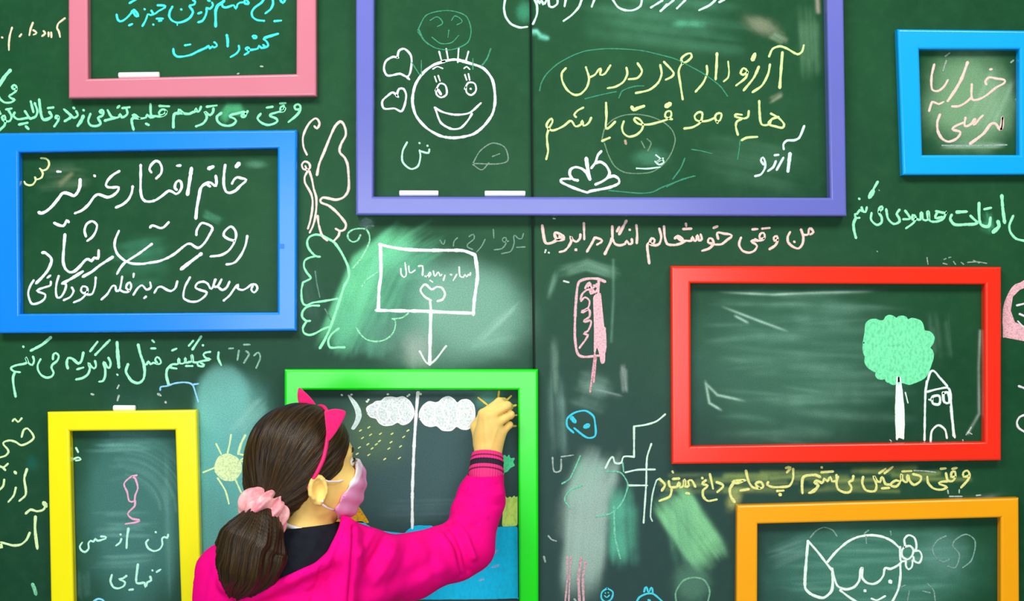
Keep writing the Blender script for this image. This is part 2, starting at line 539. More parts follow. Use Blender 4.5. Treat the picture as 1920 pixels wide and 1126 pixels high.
def chalk(rgb, lo=0.82, hi=1.0, scale=330, stretch=None):
    key = (rgb, lo, hi, scale, stretch)
    if key in _chalk: return _chalk[key]
    m = mat('chalk_marks', lin(*rgb), 0.95, spec=0.1)
    n = noise(m, scale, 2, mapscale=stretch)
    L(m, mix(m, rangemap(m, n, 0.36, 0.56, lo, hi), lin(52, 96, 80), lin(*rgb)), bsdf(m).inputs['Base Color'])
    _chalk[key] = m
    return m


WHITE = (240, 255, 248); MINT = (150, 250, 196); YEL = (234, 252, 176); PINK = (248, 216, 214); CYAN = (78, 240, 232)
PEACH = (240, 222, 190); LEMON = (230, 228, 136); HOT = (250, 178, 196)
faint = lambda rgb, k=0.5: chalk(rgb, 0.45 * k, 0.85 * k, 260)


class Marks:
    """collects chalk strokes (ridges of chalk lying on the board) into one mesh"""
    depth = 0

    def __init__(self):
        self.v = []; self.f = []

    def stroke(self, pts, w, close=False):
        pts = [np.array(p, float) for p in pts]
        if len(pts) == 2:
            pts = [pts[0], (pts[0] + pts[1]) / 2, pts[1]]
        if len(pts) == 1: pts = [pts[0] - 0.5, pts[0], pts[0] + 0.5]
        if close: pts = pts + [pts[0]]
        ext = [2 * pts[0] - pts[1]] + pts + [2 * pts[-1] - pts[-2]]
        if close: ext[0] = pts[-2]; ext[-1] = pts[1]
        out = []
        for i in range(1, len(ext) - 2):
            p0, p1, p2, p3 = ext[i - 1], ext[i], ext[i + 1], ext[i + 2]
            n = max(2, int(np.hypot(*(p2 - p1)) / 3.0))
            # centripetal-like tangents keep sharp corners tidy
            l = np.hypot(*(p2 - p1)) + 1e-6
            m1 = (p2 - p0) / (np.hypot(*(p2 - p0)) + 1e-6) * l * 0.8
            m2 = (p3 - p1) / (np.hypot(*(p3 - p1)) + 1e-6) * l * 0.8
            for k in range(n):
                t = k / n
                h = (2 * t ** 3 - 3 * t * t + 1, t ** 3 - 2 * t * t + t, -2 * t ** 3 + 3 * t * t, t ** 3 - t * t)
                out.append(p1 * h[0] + m1 * h[1] + p2 * h[2] + m2 * h[3])
        out.append(pts[-1])
        q = np.array(out)
        # drop duplicates
        keep = [0]
        for i in range(1, len(q)):
            if np.hypot(*(q[i] - q[keep[-1]])) > 0.8: keep.append(i)
        q = q[keep]
        if len(q) < 2: q = np.array([q[0], q[0] + 1.0])
        tan = np.gradient(q, axis=0); tan /= np.maximum(np.hypot(tan[:, 0], tan[:, 1]), 1e-6)[:, None]
        q = np.concatenate([[q[0] - tan[0] * w * 0.42], [q[0] - tan[0] * w * 0.22], q, [q[-1] + tan[-1] * w * 0.22], [q[-1] + tan[-1] * w * 0.42]])
        tan = np.concatenate([[tan[0], tan[0]], tan, [tan[-1], tan[-1]]])
        nrm = np.stack([-tan[:, 1], tan[:, 0]], 1)
        n = len(q)
        ww = w * (1 + 0.12 * np.sin(np.cumsum(rng.normal(0.5, 0.5, n))) + rng.normal(0, 0.05, n))
        ww[0] *= 0.35; ww[-1] *= 0.35; ww[1] *= 0.75; ww[-2] *= 0.75
        Marks.depth = (Marks.depth + 1) % 40
        h = 0.0005 + 0.00001 * Marks.depth
        b = len(self.v)
        for (x, y), (nx, ny), wd in zip(q, nrm, ww):
            for s, dd in ((-0.5, -0.0002), (-0.32, h), (0.32, h), (0.5, -0.0002)):
                self.v.append(((x + nx * s * wd - 960) / 1000, -dd, ZC - (y + ny * s * wd - 563) / 1000))
        for i in range(n - 1):
            for k in range(3):
                self.f.append((b + i * 4 + k, b + i * 4 + k + 1, b + i * 4 + k + 5, b + i * 4 + k + 4))
        self.f.append((b, b + 1, b + 2, b + 3)); e = b + (n - 1) * 4
        self.f.append((e + 3, e + 2, e + 1, e))

    def text(self, ox, oy, k, w, data):
        """strokes separated by ';', each 'x,y x,y ...' on a grid k times finer; '@n' changes the width"""
        ww = w
        for part in data.replace('\n', ' ').split(';'):
            part = part.strip()
            if not part: continue
            pts = []
            cw = ww
            for tok in part.split():
                if tok[0] == '@': cw = float(tok[1:]); continue
                a, b = tok.split(',')
                pts.append((ox + float(a) / k, oy + float(b) / k))
            self.stroke(pts, cw)
        return self

    def fill(self, pts, h=0.00045):
        """a patch rubbed full with chalk"""
        b = len(self.v); n = len(pts)
        cx = sum(p[0] for p in pts) / n; cy = sum(p[1] for p in pts) / n
        for x, y in pts:
            self.v.append(((x - 960) / 1000, -h, ZC - (y - 563) / 1000))
        for x, y in pts:
            self.v.append(((x - 960) / 1000, 0.0002, ZC - (y - 563) / 1000))
        self.f.append(tuple(range(b, b + n)))
        for i in range(n):
            j = (i + 1) % n
            self.f.append((b + i, b + n + i, b + n + j, b + j))
        return self

    def ztext(self, ox, oy, k, data):
        pts = []
        for tok in data.split():
            a, b = tok.split(',')
            pts.append((ox + float(a) / k, oy + float(b) / k))
        for _ in range(2):        # round the corners off
            q = []
            for (x0, y0), (x1, y1) in zip(pts, pts[1:] + pts[:1]):
                w = min(0.2, 2.5 / (math.hypot(x1 - x0, y1 - y0) + 1e-6))
                q += [(x0 + (x1 - x0) * w, y0 + (y1 - y0) * w), (x1 + (x0 - x1) * w, y1 + (y0 - y1) * w)]
            pts = q
        return self.fill(pts)

    def dots(self, pts, r):
        for x, y in pts:
            self.fill([(x + r * random.uniform(0.7, 1.2) * math.cos(t), y + r * random.uniform(0.6, 1.0) * math.sin(t)) for t in np.linspace(0, 2 * math.pi, 8)[:-1]])
        return self

    def build(self, name, m, parent, label=None):
        o = mesh(name, self.v, self.f, m, parent=parent)
        if label: o['label'] = label
        return o


LB, RB = board_left, board_right
A6 = 5.99; A7 = 7.358

# --- inside the dusty pink frame
m = Marks()
m.text(0, 0, A6, 4.6, """1310,165 1320,215 1345,240 1385,230 1430,195 1475,145 1490,118 1500,140 1520,175 1552,185 1535,140 1505,110;
1455,35 1490,15 1535,-12; 1450,285 1485,270; 1770,60 1800,60 1858,70 1835,95 1780,125 1730,158 1700,120;
1730,158 1690,170 1660,160 1650,190 1630,240 1600,292; 1625,105; 1760,210 1830,210; 1785,236 1812,233; 1720,275 1725,280""")
m.text(300, 0, A6, 4.8, """140,75 110,130 105,190 140,235 200,255 270,240 335,200 370,140 360,110 330,70 345,60 385,50 395,20 370,0;
240,108; @2.5 192,262 195,285; 430,250 475,235 510,180 525,120 520,90 560,100 595,60 585,30; 430,152 465,140; 540,5 560,12;
@6 625,295 625,210 625,120 650,60 690,35 720,10; 690,35 705,75 740,85 790,70 830,60 850,100 870,50 900,30 940,25 960,-5; 945,20 955,40 990,45 995,30 975,5;
1165,-5 1140,30 1060,90 1030,140 1040,190 1090,225 1170,235; 1265,-10 1270,40 1245,100 1185,150; 1350,-5 1380,35 1405,-5; 1285,238 1360,232""")
m.text(300, 0, A6, 4.6, """@5.5 1175,425 1240,405 1325,380; 1165,440 1200,470 1215,510 1190,530 1160,505; 1190,530 1140,540 1110,515 1100,545 1030,560 975,560 960,545 990,530 1000,555 990,590 950,615;
1040,410 1060,400 1085,410 1075,430 1050,425; 885,515 890,555 860,600 795,640; @5.5 750,395 760,450 760,520;
150,550 155,600 190,635 260,635 350,615 430,575 520,535 545,515 560,545 590,520 605,535 640,515 630,490 610,475; 280,510 340,500""")
m.build('chalk_writing', chalk(CYAN), LB, 'two lines of light blue chalk writing inside the dusty pink frame')
Marks().text(300, 0, A6, 3.5, "1130,745 1155,748; 870,830 885,825").build('chalk_specks', faint(WHITE), LB)

m = Marks().text(0, 0, A6, 4.2, """730,205 690,235 655,265 640,315 660,350 675,415; 575,365 578,418; 545,365 545,408; 490,350 508,375 475,405;
375,340 412,370 380,390; 370,255 345,320 330,395; 240,385 220,410; 135,310 110,400 100,480 100,560; 22,420 30,425""")
m.build('chalk_writing', chalk(PEACH), LB, 'short peach chalk writing left of the dusty pink frame')

m = Marks().text(0, 0, A6, 4.6, """@7.5 115,790 60,850 -14,962; 185,1000 150,1000 135,975 160,955 185,975 180,1020 130,1060 100,1080 140,1110 165,1120 120,1150 50,1150 0,1110 -14,1080""")
m.text(300, 150, A6, 5, """1560,330 1525,330 1510,295 1545,270 1575,290 1575,340 1530,400 1445,470;
1390,290 1360,300 1350,335 1385,345 1402,300 1400,335 1380,350 1330,358 1290,370 1240,385 1240,405 1300,430 1320,460 1280,490 1210,505 1140,480 1095,430 1130,380;
1350,262 1410,258; 1200,310 1265,300;
985,350 960,380 915,395 920,415 950,415 965,385 945,360 870,375 780,405 830,430 855,460 820,500 760,515 690,500 645,460 640,410 690,370;
600,320 595,360 560,395 520,365 500,355 525,400 520,440 480,490 405,520; 525,300 635,285;
460,300 440,350 415,355 405,320 395,355 370,360 330,380 270,375 240,350 210,330 215,370 250,375; @6 215,375 170,375 155,400 150,460 150,530""")
m.text(0, 120, A6, 5, """1870,530 1840,570 1800,575 1785,545 1820,510 1860,520 1865,560 1800,590 1750,585 1700,580 1690,450;
1740,585 1690,600 1650,570 1640,600 1570,610 1520,575 1490,570 1520,610 1570,610; @6 1510,600 1480,620 1485,680 1500,735; 1790,470 1900,475; 1640,670 1670,685;
1420,500 1430,560 1370,600 1345,560 1335,595 1290,605 1250,590 1210,520; @6 1290,605 1180,635; 1375,495 1455,485; 1320,490 1340,470;
1140,550 1120,535 1145,515 1165,540 1150,580 1100,605 1120,640 1130,670 1090,695 1020,690 990,640 1015,560;
@7 935,585 910,640 875,690; 940,520; 855,530 875,575 830,605 800,580 720,510; @6 800,590 780,610 730,640; 825,490 835,500;
650,600 625,610 630,580 660,590 650,640 610,700; @6 555,540 580,590 490,625 460,560 440,400; 345,420 375,540; 390,440 420,530 400,590 340,615;
280,530 320,590 340,615; 330,600 200,620 150,580 165,545; 540,495 600,488; 215,680 310,660; 290,700 320,730;
95,520 130,590 110,640 50,640 20,600 50,580 60,640 50,690 -10,745; 70,510 130,500; -8,530 5,560""")
m.build('chalk_writing', chalk(MINT), LB, 'mint green chalk sentence between the pink and the blue frame')

# --- inside the blue frame
m = Marks().text(30, 280, A7, 5, """570,305 615,308; @6.5 885,415 880,510 850,590 800,640 750,620 690,600 640,605 590,670 500,780 420,850 350,880 315,868; 1080,360 1090,370;
@5.6 1425,300 1340,350 1270,420 1240,490 1265,520 1340,525 1415,525 1400,580 1330,640 1260,660 1200,640 1130,620 1080,650 1000,760 910,840 815,880;
@5.4 1610,510 1595,600 1550,690 1470,760 1380,800; @6 530,1015 580,1040 650,1055 680,1020 700,980 725,1000;
965,1200 945,1120 975,1030 1050,990 1115,1040 1100,1130 1050,1210 985,1260""")
m.text(270, 280, A7, 5.4, """-46,215 -46,350 -46,580 -26,670 14,712 80,720 160,700 250,640 345,570 400,590 440,615 485,590 520,520 510,450 480,430 440,460 425,530 450,555;
100,315 75,275 95,220 160,160 210,175 245,250 235,330 170,400; @6 460,225 500,222; @7 655,260 630,430 600,620;
990,365 1000,440 990,505 960,490 930,465 890,455 870,480 910,510; @6.4 890,460 820,490 780,540 760,640 730,800 715,950; @8 895,262 950,240;
1120,215 1105,330 1100,480 1130,580 1180,600 1260,570 1330,500 1410,420 1350,400 1285,385 1240,420 1215,470; @8 1275,235 1310,195;
85,1075 110,1050 160,1060 220,1085 270,1075 340,1005""")
m.text(270, 430, A7, 5.2, """722,75 725,20 760,-50 800,-90 900,-60 945,-20 900,80 840,180 780,240 740,255 690,230 650,200 600,200 540,240 430,330 330,390 200,440 60,462 -16,475 -166,470 -266,430 -366,340 -406,230 -396,140 -346,20;
1240,155 1170,135 1100,85 1110,30 1200,-40 1260,20 1270,100 1230,210 1160,300 1060,355 920,372; 1425,90 1400,220 1340,350 1260,450 1200,475 1140,482; @7 790,335 650,440 515,545""")
m.text(30, 430, A7, 5.2, """1875,200 1700,330 1500,460 1440,530 1395,610; @6 1335,380 1150,500 1050,580 925,650;
@6 675,70 660,250 650,440 680,540 740,590 800,580 880,510 960,420 1000,410 1040,435 1080,390 1130,400 1140,290; @6 365,320 400,320 480,390 490,440 440,560 360,660 280,740""")
m.text(30, 430, A7, 4.6, """480,720 475,770 390,800 290,845 340,870 405,900 390,960 320,1010 220,1025 175,930 170,860 200,770 245,700; 435,665 475,635;
590,640 560,740 550,850 570,940 620,930 670,850 690,760 640,745; @6 640,745 760,680 920,580; 770,800 795,850 750,930 660,975;
985,860 930,880 895,840 920,785 980,800 980,870 900,960 800,1005; 1100,660 1090,780 1050,890 990,900 950,885;
1180,965 1260,890 1330,780 1370,780 1385,850 1430,830 1465,650; 1430,830 1480,860 1550,860 1590,790 1570,730 1530,760 1520,810 1560,840; 1625,610 1620,655;
1620,900 1680,810 1740,770 1800,830 1860,800 1850,730; 1770,945 1795,925""")
m.text(270, 430, A7, 4.8, """145,870 190,800 240,790 310,830 370,850 430,810 460,715;
635,660 570,780 545,880 550,950 640,995 740,990 830,930 865,870 790,840 710,800 740,740 820,720 880,750 930,820 980,690; 990,690 960,780 1010,790 1070,690; 1020,790 1080,835 1140,800 1180,720;
1100,980 1180,910 1250,810 1300,760 1290,810 1360,835 1430,800 1480,760 1540,760 1565,810 1520,870 1480,830 1500,780""")
m.build('chalk_writing', chalk(WHITE), LB, 'four lines of large white chalk writing inside the blue frame')
Marks().text(30, 280, A7, 4, """345,120 410,125 450,160 455,220 420,275 365,290 330,265; 345,280 370,330 355,385 310,410 270,410 260,385; 265,385 270,430 230,485 180,495 130,475 115,445""") \
    .build('chalk_squiggle', chalk(YEL), LB, 'pale yellow three-loop squiggle in the corner of the blue frame')

# --- below the blue frame
m = Marks().text(0, 620, A7, 4.6, """455,355 470,410 445,470 395,445 355,365 375,430 330,455 240,470 160,500 155,530 200,560 275,570; @5 205,570 180,640 185,740 215,905; @6.4 700,90 580,190 430,270; 320,215 325,225;
730,390 735,330 770,305 810,345 790,410 720,470 710,510 740,580 710,630 640,645 570,610 525,540 520,470 560,390;
@5.6 935,515 920,460 940,375 1000,385 1080,450 1120,420 1150,300; 1065,530 1150,505;
1310,415 1325,480 1300,520 1250,480 1220,440 1240,520 1210,600 1140,650 1050,670; @5 1245,280 1345,150; @5 1315,330 1515,125;
1495,370 1525,440 1510,510 1480,500 1430,430 1450,520 1450,620 1420,690 1370,700; @7 1615,160 1625,330 1640,500; 1620,605""")
m.text(240, 620, A7, 4.4, """@5.6 140,190 170,320 215,450 230,560 215,660 170,710 120,720 50,690 5,630 -30,560 0,460; 225,465 260,460 280,420 310,460 350,440 420,460 455,440 440,390 400,360 375,400 400,440; 335,130 360,155; 320,242 380,242;
1135,290 1070,300 1040,330 1080,380 1135,390 1060,410 1000,420 960,440 970,480 1030,490 1050,470 1000,440;
960,435 900,430 880,330 880,420 840,430 800,440 790,370 780,440 720,450 700,380 690,455 620,460 570,490 600,510 670,520; @6 590,480 540,530 530,620 560,740;
@5 1010,75 890,255; 900,135 840,205; 1035,200; 610,270 670,245; 800,485 890,485; 1250,295 1245,380 1285,470""")
m.build('chalk_writing', chalk((172, 255, 214)), LB, 'mint chalk sentence below the blue frame, half wiped at its end')
Marks().text(240, 620, A7, 4, "1740,340 1800,300 1825,370 1770,510; 1630,280 1670,320 1600,440; 1395,245 1450,240; 1600,190 1680,190; 1530,270 1510,400") \
    .build('chalk_writing', faint((170, 220, 200), 0.8), LB, 'faded half-wiped word above the pale wiped patch')
Marks().text(240, 620, A7, 3.6, "445,815 450,775 540,760 640,725 760,710 850,720 895,750 930,850 970,980; 900,740 970,730") \
    .build('chalk_line', chalk((150, 216, 255)), LB, 'pale blue curved chalk line')
Marks().text(0, 620, A7, 4, "1640,750 1620,790; 1640,890 1620,960; 1260,870 1290,880").text(240, 620, A7, 5, "415,870 450,890; 520,985") \
    .build('chalk_specks', faint(WHITE, 0.6), LB)

# --- left of and inside the yellow frame
m = Marks().text(0, 760, 5.05, 4.4, """120,145 140,125 170,155 205,120; 205,295 225,230 260,215 320,300 270,350 200,375 150,345 90,330 30,355 70,410 80,440 50,475 0,490 -20,495;
-8,570 30,585 75,550; 30,590 50,610; 40,700 30,760 -8,800; 150,775 130,850 80,910; @6 140,628 150,640; @5 255,600 230,690 245,800 240,850 185,900;
@5 245,1020 290,985 350,1000 410,985 440,930; @8 415,920 436,950""")
m.text(0, 930, 5.647, 5, """@6 375,215 370,330 380,440 395,550; 315,385 280,460 220,510 140,520 60,500 0,490 -14,530 20,540 5,500""")
m.build('chalk_writing', chalk((226, 252, 190)), LB, 'pale yellow-green chalk words running off left of the yellow frame')
Marks().text(0, 930, 5.647, 7, "345,930 365,980 380,1035").build('chalk_mark', faint(MINT, 0.8), LB)
Marks().text(0, 760, 5.05, 4, """1295,660 1240,675 1175,740 1205,820 1225,905 1270,905 1280,850 1305,780 1280,690 1255,675; 1280,900 1275,950 1210,1025 1250,1070 1320,1090 1190,1120""") \
    .build('chalk_bulb', chalk((246, 180, 214)), LB, 'pink chalk light bulb with zigzag stem inside the yellow frame')
m = Marks().text(0, 930, 5.647, 4.2, """1780,405 1770,440 1740,430 1715,450 1720,510 1690,560 1630,580 1570,550 1545,490 1570,460; 1650,380; @5 1360,340 1345,440 1340,545; 1285,450 1270,490 1230,520; 1278,405;
1070,425 1125,435 1080,460 1030,470 1010,450 990,480 960,470 935,500 940,550 900,590 860,570 845,530 870,490;
@5 1460,720 1450,800 1445,915 1490,920 1530,915 1540,960 1560,910 1600,890 1590,850; 1615,785; 1660,800 1700,775;
1340,840 1300,870 1260,875 1290,890 1325,910 1310,950 1250,975 1200,960 1170,900 1185,830; 1370,990 1410,985""")
m.build('chalk_writing', chalk((196, 255, 238)), LB, 'pale mint chalk words under the pink bulb')
Marks().text(0, 930, 5.647, 4, "985,1130 995,1110 1040,1085 1085,1095 1105,1120 1108,1135").build('chalk_circle', chalk((140, 226, 255)), LB, 'top of a light blue chalk circle')
Marks().text(0, 760, 5.05, 4, "690,510 740,490 765,510 720,520; 720,400 740,440").build('chalk_blot', chalk((200, 255, 226)), LB, 'small pale blot in the corner of the yellow frame')

# --- butterfly left of the violet frame
m = Marks().text(540, 200, A7, 4.6, """260,660 215,560 205,430 240,320 300,220 380,160 420,190 435,240 400,300 365,270;
@5.4 400,940 430,790 500,620 580,420 650,270 720,205 760,230 795,320 795,400 740,500 710,590 720,640 780,700 820,790 835,920 840,1104 820,1184 760,1254 660,1284 560,1264 480,1254 445,1289 460,1324 560,1364 660,1444 750,1544 800,1624 780,1694 720,1714 660,1684; 710,1714 700,1774 630,1854;
260,870 210,860 190,800 230,755 290,780 305,840 270,870 240,820; 270,890 230,970 235,1050 280,1130 320,1204 340,1304 330,1454 300,1600 275,1680;
295,890 330,1000 355,1130 390,1254 390,1404 370,1554 340,1654 300,1734; 410,1504 420,1604 450,1724 480,1794 540,1844""")
m.build('chalk_butterfly', chalk((246, 222, 216)), LB, 'pale pink chalk butterfly with curled antenna, left of the violet frame')
m = Marks().text(540, 350, A7, 4.6, """460,670 380,660 300,690 265,750 275,830 320,900 390,960 440,965; 390,955 290,980 230,1020 220,1104 260,1184 315,1259 280,1284 205,1319;
205,1324 185,1424 190,1554 215,1619 260,1634 340,1599 480,1579 680,1544; 430,1639 330,1639 250,1664 200,1724 195,1794 250,1849 305,1849; 260,1849 205,1944 220,2014 290,2044 370,2024 480,1964 590,1924;
@5.4 460,670 560,720 640,770 720,880 790,1010 830,1110 840,1244 780,1364 720,1544 650,1754 580,1954 510,2104 440,2224; 700,1954 600,2034 555,2124 580,2214 700,2214 780,2214""")
m.build('chalk_wings', chalk((160, 250, 200)), LB, 'mint chalk scalloped wings below the pink butterfly')
Marks().text(540, 350, A7, 3.8, "1000,665 960,740 890,760 830,710 830,640 900,590 1000,575 1080,590 1120,660 1125,750 1080,860 1000,1000 900,1120") \
    .text(540, 500, A7, 3.4, "940,840 1000,930 1080,1000 1200,1030 1330,1010 1430,940 1475,850 1480,740 1440,715; 1440,720 1580,700 1660,640; 1230,80 1100,170 1020,270") \
    .build('chalk_curl', faint((170, 255, 206), 1.0), LB, 'thin mint curl with a spiral end under the violet frame corner')
Marks().text(540, 500, A7, 3, "375,60 400,240 440,420; 510,580 590,720").text(540, 350, A7, 4, "1020,470 1080,440 1150,470; 1070,590 1110,530 1180,540") \
    .build('chalk_marks', faint((150, 190, 170), 0.5), LB)

# --- the sign
g = Marks().text(700, 430, 6.397, 6.8, """75,180 200,210 400,240 640,250 900,250 1080,255 1220,305; 1220,305 1240,440 1250,560 1230,720 1210,860 1200,1020; 85,190 90,400 90,560 70,700 60,960; 35,970 300,975 600,980 900,995 1200,1005""") \
    .build('chalk_sign', chalk(WHITE, 0.85), LB, 'white chalk signboard with a heart and an arrow, above the green frame')
Marks().text(700, 430, 6.397, 4.6, "690,850 620,810 565,730 600,670 630,660 700,720 760,690 820,700 860,770 830,840 770,860; 680,850 690,960") \
    .build('chalk_heart', chalk(WHITE), g, 'small white heart')
Marks().text(640, 375, 3, 7, "503,640 500,760 497,922; @4 440,850 495,920 590,820").build('chalk_arrow', chalk(WHITE, 0.85), g, 'white arrow pointing down')
Marks().text(700, 430, 6.397, 3.4, """330,470 335,540 370,575 395,540 380,400; 425,440 440,520 500,490; @4.4 545,440 590,440 590,545; 620,560 660,570 690,540 680,510 650,570;
720,500 740,560 780,510 800,560 820,540; 860,550 840,610; 925,540 940,545; 680,610 710,630; 1000,540 960,610; 1030,450 1040,560 1080,575 1100,540 1120,570 1140,540 1160,550 1165,520""") \
    .build('chalk_writing', chalk(WHITE), g, 'small white writing')
Marks().text(700, 430, 6.397, 3, """1800,50 1780,110 1740,110 1690,70 1690,160 1650,260 1540,290; 1620,140 1560,150 1550,110 1590,100 1590,170 1540,230 1450,245; 1440,0 1445,100; 1340,120 1300,200 1240,270;
1150,85 1200,60 1210,110 1130,180 1130,210 1190,240; 1010,100 970,140 960,200; 1720,215 1820,210; 800,130 840,180 860,130""") \
    .build('chalk_writing', faint((160, 200, 180), 0.62), LB, 'faded grey chalk words above the signboard')

# --- inside the violet frame, left of the joint
g = Marks().text(640, 0, 3, 5.6, "570,345 640,335 720,355 800,385 850,450 865,560 850,640 800,710 740,755 640,775 560,765 480,720 420,650 400,570 415,480 460,410 520,365 580,345") \
    .build('chalk_face', chalk(WHITE, 0.85), LB, 'large white chalk smiling face inside the violet frame')
for s, d in (('eye', "530,510 555,470 585,480 592,530 560,548 535,530 535,500; @5 545,505 560,530"), ('eye', "695,500 715,465 750,470 757,510 730,535 705,520 700,490; @4 728,500")):
    Marks().text(640, 0, 3, 4, d).build(s, chalk(WHITE), g)
for d in ("525,430 535,460; 545,425 555,455", "695,420 705,450; 715,415 722,450"):
    Marks().text(640, 0, 3, 3.2, d).build('eyelashes', chalk(WHITE), g)
for d in ("515,388 540,375 570,385", "690,385 705,375 722,390"):
    Marks().text(640, 0, 3, 3, d).build('eyebrow', chalk(WHITE), g)
Marks().text(640, 0, 3, 4.4, "525,605 570,630 640,645 720,635 785,580; 530,615 560,690 620,725 670,720 710,680 735,640").build('mouth', chalk(WHITE), g)
Marks().text(640, 0, 3, 3.6, "550,290 562,335; 590,275 600,330; 660,270 655,350; 715,290 700,345").build('hair', chalk(WHITE), g)
Marks().text(640, 0, 3, 4.4, "315,325 325,285 355,275 390,310 395,360 375,430 330,415 260,425 240,390 250,345 290,320 320,325; 365,430 382,446") \
    .build('chalk_heart', chalk(WHITE), LB, 'upper of the two white chalk hearts beside the smiling face')
Marks().text(640, 0, 3, 4.4, "310,540 325,500 350,500 365,540 340,625 300,610 240,610 230,570 265,535 290,520 320,545") \
    .build('chalk_heart', chalk(WHITE), LB, 'lower of the two white chalk hearts beside the smiling face')
Marks().text(640, 0, 3, 4, "370,800 345,850 345,910 390,950 430,935 445,880 440,845; 445,850 490,860 495,840; 440,805; 485,820") \
    .build('chalk_writing', chalk((200, 252, 222)), LB, 'single white letters under the smiling face')
Marks().text(640, 0, 3, 3, "740,920 780,850 850,805 920,830 930,910 740,920; 740,925 790,955 830,915; 850,880 890,865") \
    .build('chalk_cap', faint((176, 200, 180), 0.55), LB, 'faint grey dome outline beside the smiling face')
Marks().text(640, 0, 3, 2.6, """430,170 480,85 600,60 700,90 730,170 710,240 620,280 530,270 470,230 430,180; 500,115 540,95 570,130 540,150; 620,115 640,90 680,120 650,140; 605,170 600,210; 510,210 560,245 620,240 660,200;
@3.6 435,165 460,220 490,250; @3.6 840,275 820,330 790,370; 395,350 440,420; 450,340 450,420; 740,390 740,330""") \
    .build('chalk_face', faint((90, 200, 150), 0.55), LB, 'faded teal ghost of a face above the smiling face')

# --- inside the violet frame, right of the joint
m = Marks().text(930, 0, A6, 4.6, "105,-20 90,90 110,190 170,270 270,310 350,302").build('chalk_writing', chalk((214, 255, 232)), LB, 'lower bend of a white letter cut off at the joint')
m = Marks().text(930, 0, A6, 4.6, """415,270 430,240 460,160 460,60 430,-10; 470,0 490,40 510,0 530,50 560,20 570,-10; 590,0 600,70 640,80 690,40 690,-10; 785,-10 770,70; 965,-10 930,80 850,170 760,235; 1105,-5 1075,75;
1310,-5 1370,80 1450,115 1540,115 1620,70 1640,-5; 1870,5 1740,85; 1920,50 1850,125""")
m.text(1230, 0, A6, 4.6, "200,0 50,125; 330,0 235,95; 670,0 600,60 485,115; 770,-5 710,25")
m.build('chalk_writing', chalk((214, 255, 232)), RB, 'white chalk line cut off by the top of the photo, in the violet frame')
m = Marks().text(930, 0, A6, 4.4, """785,765 740,820 745,910 800,1010 880,1065 950,1055 1020,980 1045,880 1010,755; 1050,870 1110,840 1175,770 1170,840 1220,830 1285,735; 1465,760 1475,830 1430,920 1340,975 1255,990; 1590,710 1640,800 1590,875 1490,890; 1845,730 1860,830 1820,930 1720,1010 1570,1045""")
m.text(1230, 0, A6, 4.6, """90,695 200,820 180,860 110,895; 300,715 285,660 340,610 390,600 400,640 350,690 290,720 255,800 270,920 300,1115; 570,740 575,820 530,930 445,1030; @5.5 685,600 680,740 670,890;
@3.4 810,690 820,800 810,870 760,915; 1030,810 980,840 950,820 985,765 1025,800 1010,870 900,960; @5 1155,750 1100,870 985,1015; @5 1280,725 1260,830 1190,960 1085,1035; @8 1085,670 1110,610;
@5.8 1420,590 1405,780 1390,985; 1270,635 1310,550 1390,520 1470,545 1590,610 1640,580 1660,510""")
m.text(1010, 180, A7, 4.6, """725,300 690,370 620,410 600,340 585,390 510,420 460,350 430,345 350,410 250,460 180,475 110,420 120,370 180,310 190,360 150,430 115,540 120,660 130,760 105,870; 515,290 490,260 540,200 615,160;
@5 930,95 935,300 930,450 980,430 1055,355; @5 875,620 980,575; 1840,320 1790,310 1745,280 1760,220 1820,210 1830,270 1780,320 1660,360 1540,390 1440,395 1370,380 1320,330 1330,300 1390,320 1440,390 1420,470 1340,540 1240,560 1170,510 1150,430 1175,350;
@6.5 1285,150 1310,190 1360,170 1450,140; @9 1760,140 1810,110""")
m.text(1250, 180, 6.397, 4.6, """610,320 580,260 600,215 655,210 640,290 600,310; 580,260 500,295 400,305 350,285 335,240 380,195 425,200 420,280 390,330 310,375 210,390;
985,180 975,250 930,270 870,260 820,245 830,220 900,225; 900,275 840,310 830,370 855,465; 900,530 960,500 1085,490; @5 1110,60 1115,200 1140,340 1230,340 1260,280 1340,250; 1250,210 1340,260 1410,340 1390,380 1310,365 1220,330 1270,270""")
m.build('chalk_writing', chalk((222, 250, 166)), RB, 'two lines of pale yellow chalk writing inside the violet frame')
Marks().text(1250, 180, 6.397, 4.6, """@5 1405,635 1400,580 1440,535 1530,530 1590,500 1650,360; @7 1480,690 1455,900; 1400,740 1320,885; 1310,780 1280,850 1215,900; 1160,820 1130,770 1155,735 1180,790 1180,860 1130,940 1060,960; 1295,710 1340,705""") \
    .build('chalk_writing', chalk((224, 255, 240)), RB, 'short white chalk name at the lower right of the violet frame')
Marks().text(1020, 200, 6.625, 5.6, """420,915 360,900 320,840 330,780 390,750 470,770 530,820 560,890; @7 525,640 540,750 570,900; 710,555 670,600 640,690 590,760; 640,700 700,685 770,730 815,820 790,880 720,930 640,965;
790,880 870,860 930,900 930,950 820,1000 680,1030 570,1050 540,1065 400,1020 280,970 210,930 220,900 330,895""") \
    .build('chalk_flower', chalk(WHITE, 0.85), RB, 'white chalk lotus flower on the bottom edge of the violet frame')
Marks().text(1020, 200, 6.625, 2.8, """720,400 760,260 860,160 1000,105 1160,95 1330,125 1480,190 1590,290 1630,410 1580,580 1480,720 1340,810 1160,830 1000,815 880,740 800,600 750,450; 1210,430 1250,510; 1280,400 1330,450 1290,550""") \
    .build('chalk_circle', faint((160, 190, 150), 0.55), RB, 'faint grey-green chalk circle behind the yellow writing')
